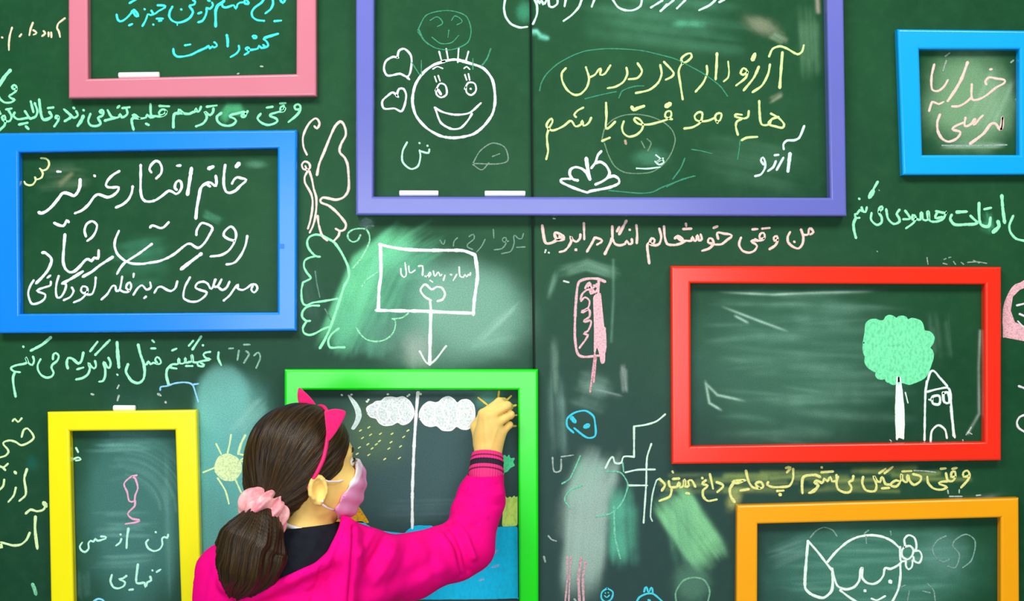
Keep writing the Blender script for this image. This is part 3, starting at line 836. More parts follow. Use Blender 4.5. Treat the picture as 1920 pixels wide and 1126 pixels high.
Marks().text(1020, 200, 6.625, 3.6, "1150,765 1280,770 1440,750; 1380,680 1430,720 1490,690 1460,650 1400,690 1480,640; 1390,600 1440,640").build('chalk_scribble', chalk((206, 246, 226)), RB, 'small white scribble inside the faint circle')
Marks().text(1020, 200, 6.625, 5, "1008,420 1018,460").build('chalk_mark', faint((220, 180, 150), 0.9), RB)
Marks().text(930, 0, A6, 2.8, "490,1020 510,930 570,830 690,720 850,630 1000,575 1200,550 1400,550 1640,570 1900,630 2020,665 2150,730 2300,810 2420,890 2520,970 2600,1080; 1000,1110 1200,1060 1350,1030; 1380,1100 1420,1020 1560,970 1660,965") \
    .text(1020, 200, 6.625, 3, "800,1040 950,1055 1200,1075 1350,1060 1450,1010 1620,940 1860,860; 1750,640 1700,760 1600,900").text(1250, 180, 6.397, 2.6, "880,530 870,640 850,760; 300,640 420,660 540,690; 0,1090 180,1000 340,960") \
    .build('chalk_arc', faint((80, 190, 145), 0.55), RB, 'faint teal chalk arcs sweeping around the yellow writing')

# --- inside the sky blue frame
Marks().text(1700, 80, 5.118, 4.8, """765,400 755,375 790,335 860,345 945,370 860,430 760,510 690,545 630,545 625,400; 620,530 560,580 500,610 435,612; 800,258 815,255; @6 585,190 530,340 470,450 395,560; 265,210 240,320 245,450 300,465 360,420 395,360;
215,655 245,570 270,575 310,590 350,570; @5.4 320,690 295,760 300,850 340,920 400,950 480,920 515,860 440,830 470,800 540,770; 565,720 560,800 620,780 660,730 640,790 700,730 730,700; @6 905,830 920,710 905,830 850,775 810,780 740,870 610,970""") \
    .build('chalk_writing', chalk((252, 214, 202)), RB, 'two lines of pink chalk writing inside the sky blue frame')
Marks().text(1700, 80, 5.118, 3.4, "380,175 350,270; 370,130 410,100; 1000,190 1025,170; 1050,540 1060,575; 340,985 600,990 960,980").build('chalk_marks', faint((200, 220, 196), 0.7), RB)

# --- right side writing
Marks().text(1580, 330, 5.629, 5, """200,330 215,370 240,380 255,330; 215,370 180,360 150,400 130,400 140,440 175,440; @6 140,440 115,500 120,570 140,650; 175,240; @5 370,60 330,130 285,220; @9 320,160 285,220;
385,380 385,340 415,320 420,350 380,380 410,430 410,490 360,515 300,460 305,390; 600,355 570,400 595,440 600,480 540,505 480,450 460,350; 660,365 700,420 710,450 640,455;
985,370 1090,390 1100,370 1060,450 990,480 920,470 900,370 900,460 850,460 830,380 820,460 770,450 740,460 740,410 770,430 750,490 670,550; 1000,380 980,440 1050,430;
@6 1150,410 1135,450 1180,510 1300,510 1420,495 1380,450 1350,420; @7 1205,380 1305,375; @6 1440,285 1440,400 1460,510 1540,530 1560,440; 1495,350 1565,335; @8 1640,480 1650,530 1590,590; @6.5 1680,205 1690,340 1710,490;
1800,420 1760,520 1770,590 1830,660 1930,685""").build('chalk_writing', chalk((164, 252, 204)), RB, 'mint green chalk sentence below the sky blue frame')
Marks().text(1580, 330, 5.629, 2.6, "890,860 900,930; 1070,880 1090,870; 1120,860 1140,855; 1320,910 1420,905 1520,920; 1170,900 1190,930; 1250,910 1275,930; 1060,920 1100,930; 1380,890 1440,915; 365,795; 385,150") \
    .build('chalk_writing', faint((190, 216, 200), 0.7), RB, 'tiny faded writing just above the red frame')
m = Marks().text(1270, 400, 6.857, 5, """1590,205 1620,300 1610,390 1560,450 1490,430 1425,370 1420,300 1450,240; 1615,275 1680,270 1700,190 1750,240 1710,270; 1505,365; 1290,340 1250,350 1240,310 1280,290 1290,350 1260,410 1185,460;
1110,320 1060,320 1065,265 1110,250 1125,300 1100,340 1040,350 1000,330; 1035,350 950,355 1000,390 1025,420 990,480 920,505 840,480 795,410 800,360 820,310; 965,205 1030,200; 1090,195 1185,185;
525,325 515,250 600,260 700,285 640,340 570,395 490,400; 455,390 395,370 410,320 450,330 465,390 410,450 320,480; 490,400 465,395; 465,185 515,165; 300,270 315,330 280,350 255,280 245,345 215,350 195,300 180,350 110,350 50,350 -5,300; 110,350 60,380 -10,400; 75,200 180,195; 110,130 115,160""")
m.text(1000, 400, 6.857, 5.2, """1820,320 1860,290 1920,330 1920,370 1860,400 1780,405 1720,390 1690,300 1680,165; 1620,195 1645,300 1620,390 1570,410 1500,390 1520,320 1560,340 1540,390 1480,380 1465,420 1475,520 1490,640;
1325,150 1335,270 1330,380; 1265,330 1270,380 1230,395 1200,350 1180,390 1110,410 1050,390 1020,320 1015,165; @6 1010,320 990,380 950,460 920,520; @6 1195,95 1105,265; 1105,175 1075,230; 1240,210;
800,310 885,350 820,400; 790,310 760,370 690,490; 650,125 655,330; 605,270 600,320 550,365 500,330 480,290 490,350 450,430 400,480 340,495; @6 545,465 550,470; @6 115,155 130,270 160,380 230,380 300,345 390,330 380,290 280,250 300,330 350,320 340,290""")
m.build('chalk_writing', chalk((252, 216, 208)), RB, 'pale pink chalk sentence under the violet frame')
Marks().text(1000, 400, 6.857, 4, "390,870 455,885; 160,470 150,500; 200,505; @3 255,62 280,66").build('chalk_specks', faint(WHITE, 0.9), RB)

m = Marks().text(1220, 860, A6, 5.2, """100,225 160,290 125,355; 205,250 210,300 235,330 215,420 100,470; 240,320 300,310 320,260 330,320 370,300 380,230 390,310 430,300 420,250 460,240 500,310; 245,140 250,150; 250,225 320,220; 400,385 430,390;
740,260 815,300 750,370; 665,170 700,330; 620,240 580,280 640,300 590,350 590,420 640,470 740,455; 580,215; 1070,130 1100,250 1150,320 1260,320 1240,260 1180,280 1220,325; 1060,240 1000,240 920,260 980,270 1030,250; @6 930,270 890,340 900,420 940,480; 1010,355 1100,340;
1600,110 1600,220 1560,300 1480,315 1370,315 1310,290 1320,260; 1520,100 1570,95 1530,150; 1420,360 1490,355; @7 1455,400; @6 1900,200 1850,180 1720,200 1700,290 1705,380; 1920,270 1860,240 1850,280 1880,290 1840,360 1780,380""")
m.text(1520, 860, A6, 5, """1770,190 1720,200 1715,150 1760,130 1785,170 1770,230 1690,320; 1620,200 1580,200 1585,150 1620,140 1625,210 1590,250 1540,240 1520,160; 1540,250 1440,270 1500,300 1530,320 1460,345 1380,330 1320,270 1310,200; 1460,110 1515,105; 1590,110 1640,100;
1150,170 1240,200 1230,250 1160,290 1110,240 1090,180 1080,260 1030,230 1020,170 1010,250 960,240 900,290 960,310 1000,270; 900,290 840,280 800,200 780,260 740,240 710,190 740,300 720,360 620,350 580,270 590,200; 770,160 840,110; 830,160 920,90; 1030,140 1130,135; 800,330 880,325;
480,190 470,240 430,260 460,320 440,370 380,375 310,340 290,270 310,200; 290,180 290,240 240,250 220,200 190,250 150,220 140,260 60,250 40,260 90,300 30,350 0,380; 120,150 250,140; 125,95""")
m.build('chalk_writing', chalk((236, 238, 150), 0.78), RB, 'smeared yellow chalk sentence between the red and the orange frame')
Marks().text(1520, 860, A6, 3, "1160,130 1280,135 1400,150; 1560,420 1700,420; 1860,410 1910,405; 1540,350 1545,385; 1670,345 1668,380").build('chalk_marks', faint((210, 230, 220), 0.8), RB)

# --- inside the red frame: tree and house
K = 4.17
crown = "165,300 172,250 180,210 182,175 190,145 220,124 260,120 290,132 320,130 338,104 360,90 395,98 420,115 440,100 470,95 495,104 510,125 540,114 570,120 605,132 620,150 628,180 640,210 675,216 700,235 712,258 710,280 700,310 680,340 698,362 705,390 702,430 690,470 672,520 650,560 620,585 590,600 560,612 520,625 480,612 450,610 420,622 390,625 360,604 340,580 310,585 280,580 262,556 265,530 240,520 210,500 185,475 175,440 180,410 168,380 162,340"
g = Marks().ztext(1580, 570, K, crown).text(1580, 570, K, 4, crown + " 165,300; 240,140 300,180 230,240 320,260 240,330; 350,120 420,200 330,300 430,320; 540,140 600,200 520,330 620,300 560,450; 250,500 340,440 300,560; 420,500 520,560 600,480; 650,240 690,270 640,330; 270,560 300,535 330,570 350,610 380,590") \
    .build('chalk_tree', chalk((128, 246, 182), 0.7, 1.0, 210, (1.0, 1.0, 0.6)), RB, 'mint green chalk tree inside the red frame')
Marks().ztext(1580, 570, K, "422,570 448,566 458,640 470,720 480,870 478,1048 462,1052 440,1042 425,1058 416,850 415,700").text(1580, 570, K, 4, "425,570 416,850 424,1055; 450,575 478,850 474,1050; @3 490,690 510,770") \
    .build('trunk', chalk(WHITE, 0.88), g, 'white chalk trunk')
g = Marks().text(1580, 570, K, 4.6, "640,1062 648,680 665,600 700,520 760,575 818,640; 660,685 750,662 830,660 850,800 862,930 876,1040; 845,800 858,930 868,1030; @5 660,600 648,690") \
    .build('chalk_house', chalk(WHITE, 0.85), RB, 'white chalk tower house beside the chalk tree')
Marks().text(1580, 570, K, 5.5, "695,745 705,722 755,718 755,780 705,775 700,740; @4 675,745 690,750").build('window', chalk(WHITE, 0.8), g)
Marks().text(1580, 570, K, 5.5, "785,690 795,765 832,770 822,690 790,695").build('window', chalk(WHITE, 0.8), g)
Marks().text(1580, 570, K, 4.6, "688,1070 698,990 748,946 800,980 815,1045").build('door', chalk(WHITE, 0.85), g)
Marks().text(1580, 570, K, 2.4, "1005,960 980,1010; 1000,970 965,1020; 985,1000 1010,1015; 370,1060 380,1070; 940,1062").build('chalk_specks', faint(WHITE, 0.8), RB)

# --- inside the orange frame
g = Marks().text(1480, 970, 6.4, 5, """@5.8 225,280 205,500 190,840 250,910 340,950 415,960 510,870 520,640; @5 520,640 440,540 340,410 225,280; 460,530 560,410 700,290 830,230 980,210 1120,230 1230,280 1320,360;
515,610 540,720 580,820 680,860 780,830 840,750 870,600 875,720 930,780 1010,795 1080,760 1130,690 1150,605 1210,615 1290,580 1340,540; 1330,560 1335,680 1310,850 1240,1000 1180,1080; 610,870 700,940 790,1000 900,1060; @4 985,970 1050,990 1150,940""") \
    .build('chalk_fish', chalk(WHITE, 0.85), RB, 'white chalk fish shape with a tail inside the orange frame')
Marks().text(1480, 970, 6.4, 4.4, """1390,335 1380,260 1430,210 1500,240 1525,320 1520,380 1490,400; 1380,350 1450,340 1490,390 1470,460 1420,500 1360,470 1350,400 1380,350; 1500,400 1560,400 1590,460 1560,540 1500,520 1490,470; 1480,510 1470,590 1430,620 1400,580 1400,520; 1330,350 1330,430 1340,520 1390,520""") \
    .build('flower', chalk(WHITE), g, 'small white flower at the head')
Marks().text(1480, 970, 6.4, 6, "@8 1208,762 1215,772; 908,876").build('eye', chalk(WHITE), g)
for d, nm, lb in (("1880,220 1780,270 1720,370 1760,480 1850,530 1920,500", 'chalk_heart', 'faint round left lobe of a wiped heart in the orange frame'),
                  ("1900,580 1990,600 2040,440 1960,330 2000,260 2120,200 2220,260 2230,360 2180,520 2080,600", 'chalk_heart', 'faint wiped heart nearest the right rail of the orange frame'),
                  ("250,240 330,150 420,115 520,150 570,220", 'chalk_arc', 'faint arc above the fish tail')):
    Marks().text(1480, 970, 6.4, 3, d).build(nm, faint((176, 220, 208), 0.6), RB, lb)
Marks().text(1480, 970, 6.4, 3, "1660,790 1730,870 1750,990; 1440,880 1420,990; 1600,880 1690,900; 920,220 925,310; 900,190 950,150; 1215,160 1220,210; 1350,830 1390,810").build('chalk_marks', faint((176, 220, 208), 0.6), RB)

# --- between the green and the red frame
g = Marks().text(1020, 500, 3.754, 5.4, "430,105 380,85 300,85 245,110 225,250 218,400 220,520 250,625 390,625; 385,100 382,190; 425,430 432,560 412,640") \
    .ztext(1020, 500, 3.754, "345,210 365,190 400,180 412,300 425,430 432,560 430,670 412,684 398,676 388,610 372,560 362,612 350,600 352,450").text(1020, 500, 3.754, 4.4, """260,240 290,215 320,240 310,290 265,320 315,300 320,350 280,385 330,380 310,450 280,470 310,480 250,570; 290,150 320,110 340,150 380,120 360,180 310,160 270,190 258,228; 300,130 350,170 330,190 320,120; 372,140 350,130""") \
    .build('chalk_ice_lolly', chalk((252, 196, 206), 0.62), RB, 'pink chalk ice lolly between the violet and the green frame')
Marks().text(1020, 500, 3.754, 4, "358,610 345,720 325,880; 366,640 350,810").build('stick', chalk((240, 176, 186), 0.5), g)
Marks().text(1020, 500, 3.754, 3.4, "140,100 170,108").build('chalk_specks', chalk((226, 246, 236)), RB)
g = Marks().text(1010, 760, 3.075, 4.2, "200,155 165,120 165,75 210,40 270,30 315,60 325,100 325,175 280,185 205,130").build('chalk_face', chalk((70, 214, 240)), RB, 'tilted light blue chalk face with two eyes, left of the red frame')
Marks().text(1010, 760, 3.075, 9, "192,72 208,92").build('eye', chalk((70, 214, 240), 0.6), g)
Marks().text(1010, 760, 3.075, 9, "268,122 286,114").build('eye', chalk((70, 214, 240), 0.6), g)
Marks().text(1010, 760, 3.075, 4, """730,50 680,90 620,110 550,120 @4; @4.6 550,120 550,295; 550,295 490,295 475,330 440,330 425,295 385,360; 650,220 625,300 620,450 605,675; 500,385 570,370 670,368; 515,460 625,460""") \
    .build('chalk_lines', chalk((216, 246, 230)), RB, 'white chalk steps and crossed lines left of the red frame')
Marks().text(1010, 760, 3.075, 3.4, "700,420 680,430 655,520 645,640 655,665").build('chalk_line', chalk((200, 240, 220)), RB, 'thin white line at the start of the yellow sentence')
Marks().text(1010, 760, 3.075, 3.4, "390,380 470,385 500,420 515,460 480,560 420,620 330,640; 250,460 180,490 150,540 180,590; 135,450 180,420 240,290; 485,330 490,380; @4.4 435,580 440,750 470,880") \
    .build('chalk_figure', faint((140, 236, 200), 0.85), RB, 'half-wiped teal chalk figure with a round body beside the green frame')
Marks().text(1010, 760, 3.075, 5, "@4 165,870 165,1000 150,1160; @3.6 185,870 180,980 172,1160; @6 245,880 230,1000 238,1160; 270,900 255,1000 262,1160").build('chalk_legs', faint((250, 190, 206), 0.85), RB, 'pink chalk legs of the wiped figure')
Marks().text(1010, 760, 3.075, 4, "@3.6 55,750 75,772 100,780; 80,300 90,380 125,375 130,310; @3 130,295 200,285; 30,870 38,900; 205,1115 215,1126").build('chalk_marks', faint((220, 236, 230), 0.6), RB)
g = Marks().text(1010, 760, 3.075, 3.8, "395,1052 428,1075 418,1115 385,1132 362,1110 365,1075 395,1052").build('chalk_face', chalk((80, 216, 236)), RB, 'small light blue round chalk face near the lower edge')
Marks().text(1010, 760, 3.075, 2.6, "385,1080; 402,1078; 380,1095 393,1105 408,1092").build('features', chalk((80, 216, 236)), g)
Marks().text(1010, 760, 3.075, 4, "560,1140 580,1105 620,1085 660,1085 715,1130; 608,1072 620,1045 634,1076 650,1048 658,1085; 632,1120 642,1122").build('chalk_cat', chalk((80, 216, 236)), RB, 'light blue chalk head with pointed ears near the lower edge')
Marks().text(1000, 750, 2.995, 4, "805,1150 800,1080 840,1015 900,995 960,1010 990,1070 975,1150").build('chalk_circle', faint((150, 214, 176), 0.7), RB, 'faded green chalk head outline left of the orange frame')

# --- right edge of the picture
out = [(1925, 522), (1903, 535), (1887, 560), (1882, 590), (1882, 632), (1925, 640)]
inn = [(1925, 612), (1903, 604), (1895, 582), (1899, 556), (1912, 543), (1925, 538)]
Marks().fill(out + inn).text(1280, 375, 3, 4, "1935,460 1870,480 1820,560 1805,640 1806,768; @3 1870,690 1900,705").build('chalk_face', chalk((250, 190, 200), 0.6), RB, 'pink and black chalk face cut off at the edge, right of the red frame')
Marks().text(1280, 375, 3, 4.4, "1880,592 1930,580; 1895,640 1930,655; @3 1885,680 1915,712; 1890,1045 1930,1060").text(1280, 750, 3, 4.6, "1930,80 1895,95 1880,125 1890,155 1930,182").build('chalk_marks', chalk((240, 236, 240)), RB, 'white marks at the right edge')

# --- beside the girl's head and inside the green frame
sun = [(360 + (255 + 95 * (1 + 0.05 * math.sin(5 * t)) * math.cos(t)) / 3.754, 680 + (735 + 92 * math.sin(t)) / 3.754) for t in np.linspace(0, 2 * math.pi, 30)[:-1]]
g = Marks().fill(sun).text(360, 680, 3.754, 4, "160,735 190,665 255,645 330,690 345,750 300,820 220,820 165,760; 200,700 300,700 200,760 310,770 230,790; 330,640 375,660 340,690 385,690") \
    .build('chalk_sun', chalk((230, 252, 190), 0.7, 1, 220), LB, "pale yellow chalk sun with rays, left of the girl's head")
Marks().text(360, 680, 3.754, 3.8, "275,505 265,570 250,635; @5 375,510 345,570 325,640; 170,570 205,640; 80,770 155,740; 180,810 235,900 260,990; 305,820 345,910; 365,775 395,805").build('rays', chalk((226, 252, 190)), g)
H = 2.524
def cloud(data, scr, label):
    o = Marks().ztext(640, 680, H, data).build('chalk_cloud', chalk((238, 250, 250), 0.64, 1, 300), LB, label)
    first = data.split()[0]
    Marks().text(640, 680, H, 3.2, data + ' ' + first + ';' + scr).build('scribble', chalk((252, 255, 255), 0.9), o)
cloud("122,235 128,212 145,200 162,184 190,180 205,166 235,162 262,166 290,160 318,178 334,200 344,230 338,258 320,280 290,292 266,280 240,292 205,296 180,284 165,262 140,255",
      "130,240 120,215 150,195 180,200 150,230; 190,180 170,230 200,280 230,240 190,210; 240,170 215,220 250,280 290,240 250,200; 300,170 270,220 300,285 340,240 310,195", 'white chalk cloud left of the dividing line in the green frame')
cloud("370,262 372,230 388,202 415,184 445,190 460,186 480,168 510,160 535,176 548,190 570,176 600,176 625,200 632,240 626,285 600,312 570,312 545,300 520,318 480,318 450,296 425,300 395,292",
      "380,260 390,205 430,195 440,250 400,280 390,230; 450,200 440,270 490,310 510,240 470,190; 500,170 480,240 530,300 560,240 520,180; 570,185 545,240 580,305 625,260 600,190; 560,230 600,230 590,270", "white chalk cloud beside the girl's raised hand")
Marks().ztext(640, 680, H, "28,150 40,152 75,188 92,218 98,250 85,285 60,318 44,312 62,280 70,250 62,215").build('chalk_moon', chalk((226, 250, 246), 0.8, 1, 220), LB, 'white chalk crescent moon between the cat ear and a cloud')
Marks().text(640, 680, H, 6.2, "362,140 356,220 350,300 344,400 340,500 336,620 336,780").build('chalk_line', chalk((248, 255, 255), 0.85), LB, 'thick white vertical chalk line dividing the picture in the green frame')
drops = [(90, 320), (130, 305), (138, 340), (100, 355), (125, 385), (185, 335), (180, 370), (145, 405), (205, 455), (225, 405), (240, 335), (235, 375), (275, 450), (280, 395), (295, 350), (315, 320), (75, 430), (130, 435), (85, 400), (165, 385)]
m = Marks()
for x, y in drops: m.text(640, 680, H, 2.8, f"{x-4},{y+3} {x+5},{y-3}")
m.build('chalk_rain', chalk((232, 244, 160)), LB, 'small yellow chalk raindrops under the left cloud')
Marks().dots([(640 + x / H, 680 + y / H) for x, y in ((220, 148), (322, 150), (314, 156), (122, 182), (128, 174), (375, 147), (365, 138), (2, 152), (48, 150))], 2.6).build('chalk_stars', chalk((236, 250, 246)), LB, 'small white chalk dots above the clouds')
Marks().text(640, 680, H, 4, "648,164 692,200; @5 746,136 740,190; 768,190 804,156; 780,214 826,200; 780,252 829,247; 780,300 826,298").build('chalk_sun', chalk((248, 214, 96)), LB, "orange-yellow chalk sun rays around the girl's fingers")
Marks().ztext(640, 680, H, "758,445 772,432 784,446 794,430 800,452 822,446 812,468 824,486 800,496 786,516 764,520").text(640, 680, H, 3, "770,500 790,450; 780,490 818,455; 770,510 762,540; 775,490 770,440").build('chalk_plant', chalk((96, 244, 172), 0.8, 1, 200), LB, "green chalk plant beside the girl's cuff")
Marks().ztext(640, 680, H, "774,626 786,640 798,630 806,638 818,626 826,636 834,628 834,770 760,774 764,700").build('chalk_sand', chalk((216, 246, 120), 0.78, 1, 160, (1, 1, 0.5)), LB, 'yellow-green chalk patch above the blue water')
Marks().ztext(640, 680, H, "-60,750 30,752 100,748 160,790 300,806 330,776 360,770 430,768 450,790 520,795 700,780 760,774 834,772 836,1112 -60,1116").text(640, 680, H, 4, "310,800 340,778 380,772 420,785; 820,780 828,900 826,1105; 836,1112 600,1114 300,1116") \
    .build('chalk_water', chalk((26, 196, 244), 0.84, 1.0, 160, (1.0, 1.0, 0.6)), LB, "bright blue chalk water behind the girl's sleeve")
Marks().text(640, 680, H, 5, "@5 722,900 738,888; 716,966 745,956; 655,1028 672,1022").build('chalk_fish', chalk((150, 190, 240), 0.6), LB, 'small pale fish marks on the blue water')
Marks().ztext(640, 680, H, "-70,720 20,690 70,664 92,690 134,758 60,752 -70,760").build('chalk_hill', chalk((226, 164, 26), 0.5, 1, 120), LB, "orange chalk triangle under the girl's mask")
Marks().text(640, 680, H, 3, "740,1118 830,1116").build('chalk_line', chalk((40, 60, 70)), LB)

# ------------------------------------------------------------------ the girl: smooth bodies grown from distance fields


class Field:
    def __init__(self, lo, hi, h):
        self.lo = np.array(lo, float); self.h = h
        self.n = np.ceil((np.array(hi) - self.lo) / h).astype(int) + 1
        ax = [self.lo[i] + h * np.arange(self.n[i]) for i in range(3)]
        self.ax = [a.astype(np.float32) for a in ax]
        self.d = np.full(tuple(self.n), 1.0, np.float32)

    def sub(self, lo, hi, m=0.03):
        s = []
        for i in range(3):
            a = int(np.clip(np.floor((lo[i] - m - self.lo[i]) / self.h), 0, self.n[i] - 1))
            b = int(np.clip(np.ceil((hi[i] + m - self.lo[i]) / self.h) + 1, a + 1, self.n[i]))
            s.append(slice(a, b))
        s = tuple(s)
        x = self.ax[0][s[0]][:, None, None]; y = self.ax[1][s[1]][None, :, None]; z = self.ax[2][s[2]][None, None, :]
        return s, x, y, z

    def full(self):
        return self.ax[0][:, None, None], self.ax[1][None, :, None], self.ax[2][None, None, :]

    def union(self, s, d, k):
        a = self.d[s]
        if k > 0:
            hh = np.clip(0.5 + 0.5 * (a - d) / k, 0, 1)
            self.d[s] = a * (1 - hh) + d * hh - k * hh * (1 - hh)
        else:
            self.d[s] = np.minimum(a, d)

    def cone(self, a, b, r1, r2, k=0.01):
        """tapered capsule"""
        a = np.array(a, float); b = np.array(b, float)
        r = max(r1, r2)
        s, x, y, z = self.sub(np.minimum(a, b) - r, np.maximum(a, b) + r, 2 * k + 0.012)
        ab = b - a
        t = ((x - a[0]) * ab[0] + (y - a[1]) * ab[1] + (z - a[2]) * ab[2]) / float(ab @ ab)
        t = np.clip(t, 0, 1)
        d = np.sqrt((x - a[0] - t * ab[0]) ** 2 + (y - a[1] - t * ab[1]) ** 2 + (z - a[2] - t * ab[2]) ** 2) - (r1 + (r2 - r1) * t)
        self.union(s, d.astype(np.float32), k)
        return self

    def chain(self, pts, k=0.01):
        for (p, r), (q, r2) in zip(pts[:-1], pts[1:]):
            self.cone(p, q, r, r2, k)
        return self

    def ell(self, c, ax, semi, k=0.01):
        c = np.array(c, float); R = max(semi)
        s, x, y, z = self.sub(c - R, c + R, 2 * k + 0.012)
        X, Y, Z = x - c[0], y - c[1], z - c[2]
        u = [(X * a[0] + Y * a[1] + Z * a[2]) for a in ax]
        k0 = np.sqrt(sum((u[i] / semi[i]) ** 2 for i in range(3)))
        k1 = np.sqrt(sum((u[i] / semi[i] ** 2) ** 2 for i in range(3))) + 1e-6
        self.union(s, (k0 * (k0 - 1) / k1).astype(np.float32), k)
        return self

    def mesh(self):
        d = self.d
        ins = d < 0
        nx, ny, nz = d.shape
        c = np.zeros((nx - 1, ny - 1, nz - 1), np.uint8)
        for i in (0, 1):
            for j in (0, 1):
                for k in (0, 1):
                    c += ins[i:nx - 1 + i, j:ny - 1 + j, k:nz - 1 + k]
        act = (c > 0) & (c < 8)
        idx = np.argwhere(act)
        vid = np.full(act.shape, -1, np.int32); vid[tuple(idx.T)] = np.arange(len(idx))
        acc = np.zeros((len(idx), 3)); cnt = np.zeros(len(idx))
        corners = [(i, j, k) for i in (0, 1) for j in (0, 1) for k in (0, 1)]
        for a in corners:
            for ax in range(3):
                if a[ax]: continue
                b = list(a); b[ax] = 1
                da = d[idx[:, 0] + a[0], idx[:, 1] + a[1], idx[:, 2] + a[2]]
                db = d[idx[:, 0] + b[0], idx[:, 1] + b[1], idx[:, 2] + b[2]]
                m = (da < 0) != (db < 0)
                t = np.where(m, da / np.where(m, da - db, 1), 0)
                p = np.repeat(np.array(a, float)[None], len(idx), 0); p[:, ax] = t
                acc[m] += p[m]; cnt[m] += 1
        v = self.lo + (idx + acc / cnt[:, None]) * self.h
        quads = []
        for ax in range(3):
            o1, o2 = [(1, 2), (2, 0), (0, 1)][ax]
            sl = [slice(1, None)] * 3; sl[ax] = slice(None)
            A = [slice(1, -1)] * 3; A[ax] = slice(0, -1)
            B = [slice(1, -1)] * 3; B[ax] = slice(1, None)
            ia = ins[tuple(A)]; ib = ins[tuple(B)]
            e = np.argwhere(ia != ib)
            if not len(e): continue
            off = np.ones(3, int); off[ax] = 0
            e = e + off
            def g(p, q):
                w = e.copy(); w[:, o1] -= p; w[:, o2] -= q
                return vid[w[:, 0], w[:, 1], w[:, 2]]
            q = np.stack([g(1, 1), g(0, 1), g(0, 0), g(1, 0)], 1)
            flip = ~ins[tuple(e.T)]
            q[flip] = q[flip][:, ::-1]
            quads.append(q)
        return v, np.concatenate(quads).astype(np.int32)


def topix(v):
    """world points -> photo grid, for placing seams and folds"""
    k = D / (D + v[:, 1]) * 1000
    return 960 + v[:, 0] * k, 563 - (v[:, 2] - ZC) * k


def relax(v, q, n=1, lam=0.5):
    for _ in range(n):
        acc = np.zeros_like(v); cnt = np.zeros(len(v))
        for i in range(4):
            a, b = q[:, i], q[:, (i + 1) % 4]
            np.add.at(acc, a, v[b]); np.add.at(cnt, a, 1)
            np.add.at(acc, b, v[a]); np.add.at(cnt, b, 1)
        v = v * (1 - lam) + lam * acc / np.maximum(cnt, 1)[:, None]
    return v


def normals(v, q):
    n = np.cross(v[q[:, 2]] - v[q[:, 0]], v[q[:, 3]] - v[q[:, 1]])
    out = np.zeros_like(v)
    for i in range(4): np.add.at(out, q[:, i], n)
    return out / np.maximum(np.linalg.norm(out, axis=1), 1e-12)[:, None]


def vcol(o, name, arr):
    a = o.data.color_attributes.new(name, 'FLOAT_COLOR', 'POINT')
    full = np.ones((len(o.data.vertices), 4), np.float32); full[:, :arr.shape[1]] = arr
    a.data.foreach_set('color', full.ravel())


def pv(px, py, d):
    return np.array(P(px, py, d))


girl = empty('person', (P(545, 1126, 0.33).x, -0.33, 0.0))
tag(girl, 'girl in hot pink jacket and cat-ear headband reaching up to draw inside green frame', 'person')

# head frame: F forward, Lh towards her left (the board), U up
yaw, pitch = math.radians(30), math.radians(3)
F = np.array([math.cos(yaw) * math.cos(pitch), math.sin(yaw) * math.cos(pitch), math.sin(pitch)])
Lh = np.array([-math.sin(yaw), math.cos(yaw), 0.0])
U = np.cross(F, Lh); U = U / np.linalg.norm(U)
AX = (F, Lh, U)
HC = pv(562, 858, 0.36)


def hd(f, l, u):
    """millimetres in the head frame -> world"""
    return HC + (F * f + Lh * l + U * u) / 1000


def hl(v):
    w = (v - HC) * 1000
    return w @ F, w @ Lh, w @ U


skin_m = mat('skin', lin(238, 190, 112), 0.55, spec=0.35)
bsdf(skin_m).inputs['Subsurface Weight'].default_value = 0.08
bsdf(skin_m).inputs['Subsurface Radius'].default_value = (0.012, 0.005, 0.003)
L(skin_m, mix(skin_m, rangemap(skin_m, noise(skin_m, 38, 3), 0.35, 0.7, 0, 0.5), lin(250, 214, 122), lin(238, 186, 100)), bsdf(skin_m).inputs['Base Color'])

# joints
SH_R, EL_R, WR_R = pv(684, 1064, 0.315), pv(874, 1020, 0.165), pv(914, 872, 0.052)
SH_L, EL_L, WR_L = pv(432, 1088, 0.345), pv(398, 1300, 0.38), pv(430, 1470, 0.31)
NECK0, NECK1 = pv(582, 915, 0.36), pv(572, 1030, 0.355)


def face_field(fd, grow=0.0):
    g = grow
    fd.ell(hd(0, 0, 4), AX, (0.084 + g, 0.066 + g, 0.079 + g), 0.012)
    fd.ell(hd(34, 0, -38), AX, (0.052 + g, 0.054 + g, 0.062 + g), 0.018)
    fd.cone(hd(52, 0, -80), hd(40, 0, -74), 0.026 + g, 0.034 + g, 0.018)       # chin and jaw
    for s in (-1, 1):
        fd.cone(hd(46, s * 24, -76), hd(8, s * 46, -52), 0.016 + g, 0.018 + g, 0.014)
        fd.ell(hd(60, s * 32, -40), AX, (0.024 + g, 0.022 + g, 0.024 + g), 0.014)   # cheek
        fd.cone(hd(76, s * 12, 6), hd(68, s * 36, 4), 0.010 + g, 0.008 + g, 0.010)  # brow
    fd.cone(hd(82, 0, -6), hd(92, 0, -34), 0.007 + g, 0.009 + g, 0.010)         # nose
    for s in (-1, 1):
        fd.ell(hd(86, s * 7, -37), AX, (0.009 + g, 0.007 + g, 0.006 + g), 0.006)
    fd.ell(hd(82, 0, -60), AX, (0.011 + g, 0.019 + g, 0.007 + g), 0.006)         # lips
    fd.ell(hd(80, 0, -68), AX, (0.010 + g, 0.015 + g, 0.006 + g), 0.005)
    fd.cone(NECK0, NECK1, 0.038 + g, 0.040 + g, 0.016)
    return fd


bf = Field(pv(395, 1135, 0.47) - 0.0, [P(985, 1126, 0.0).x, 0.004, P(560, 725, 0.36).z], 0.0023)
face_field(bf)
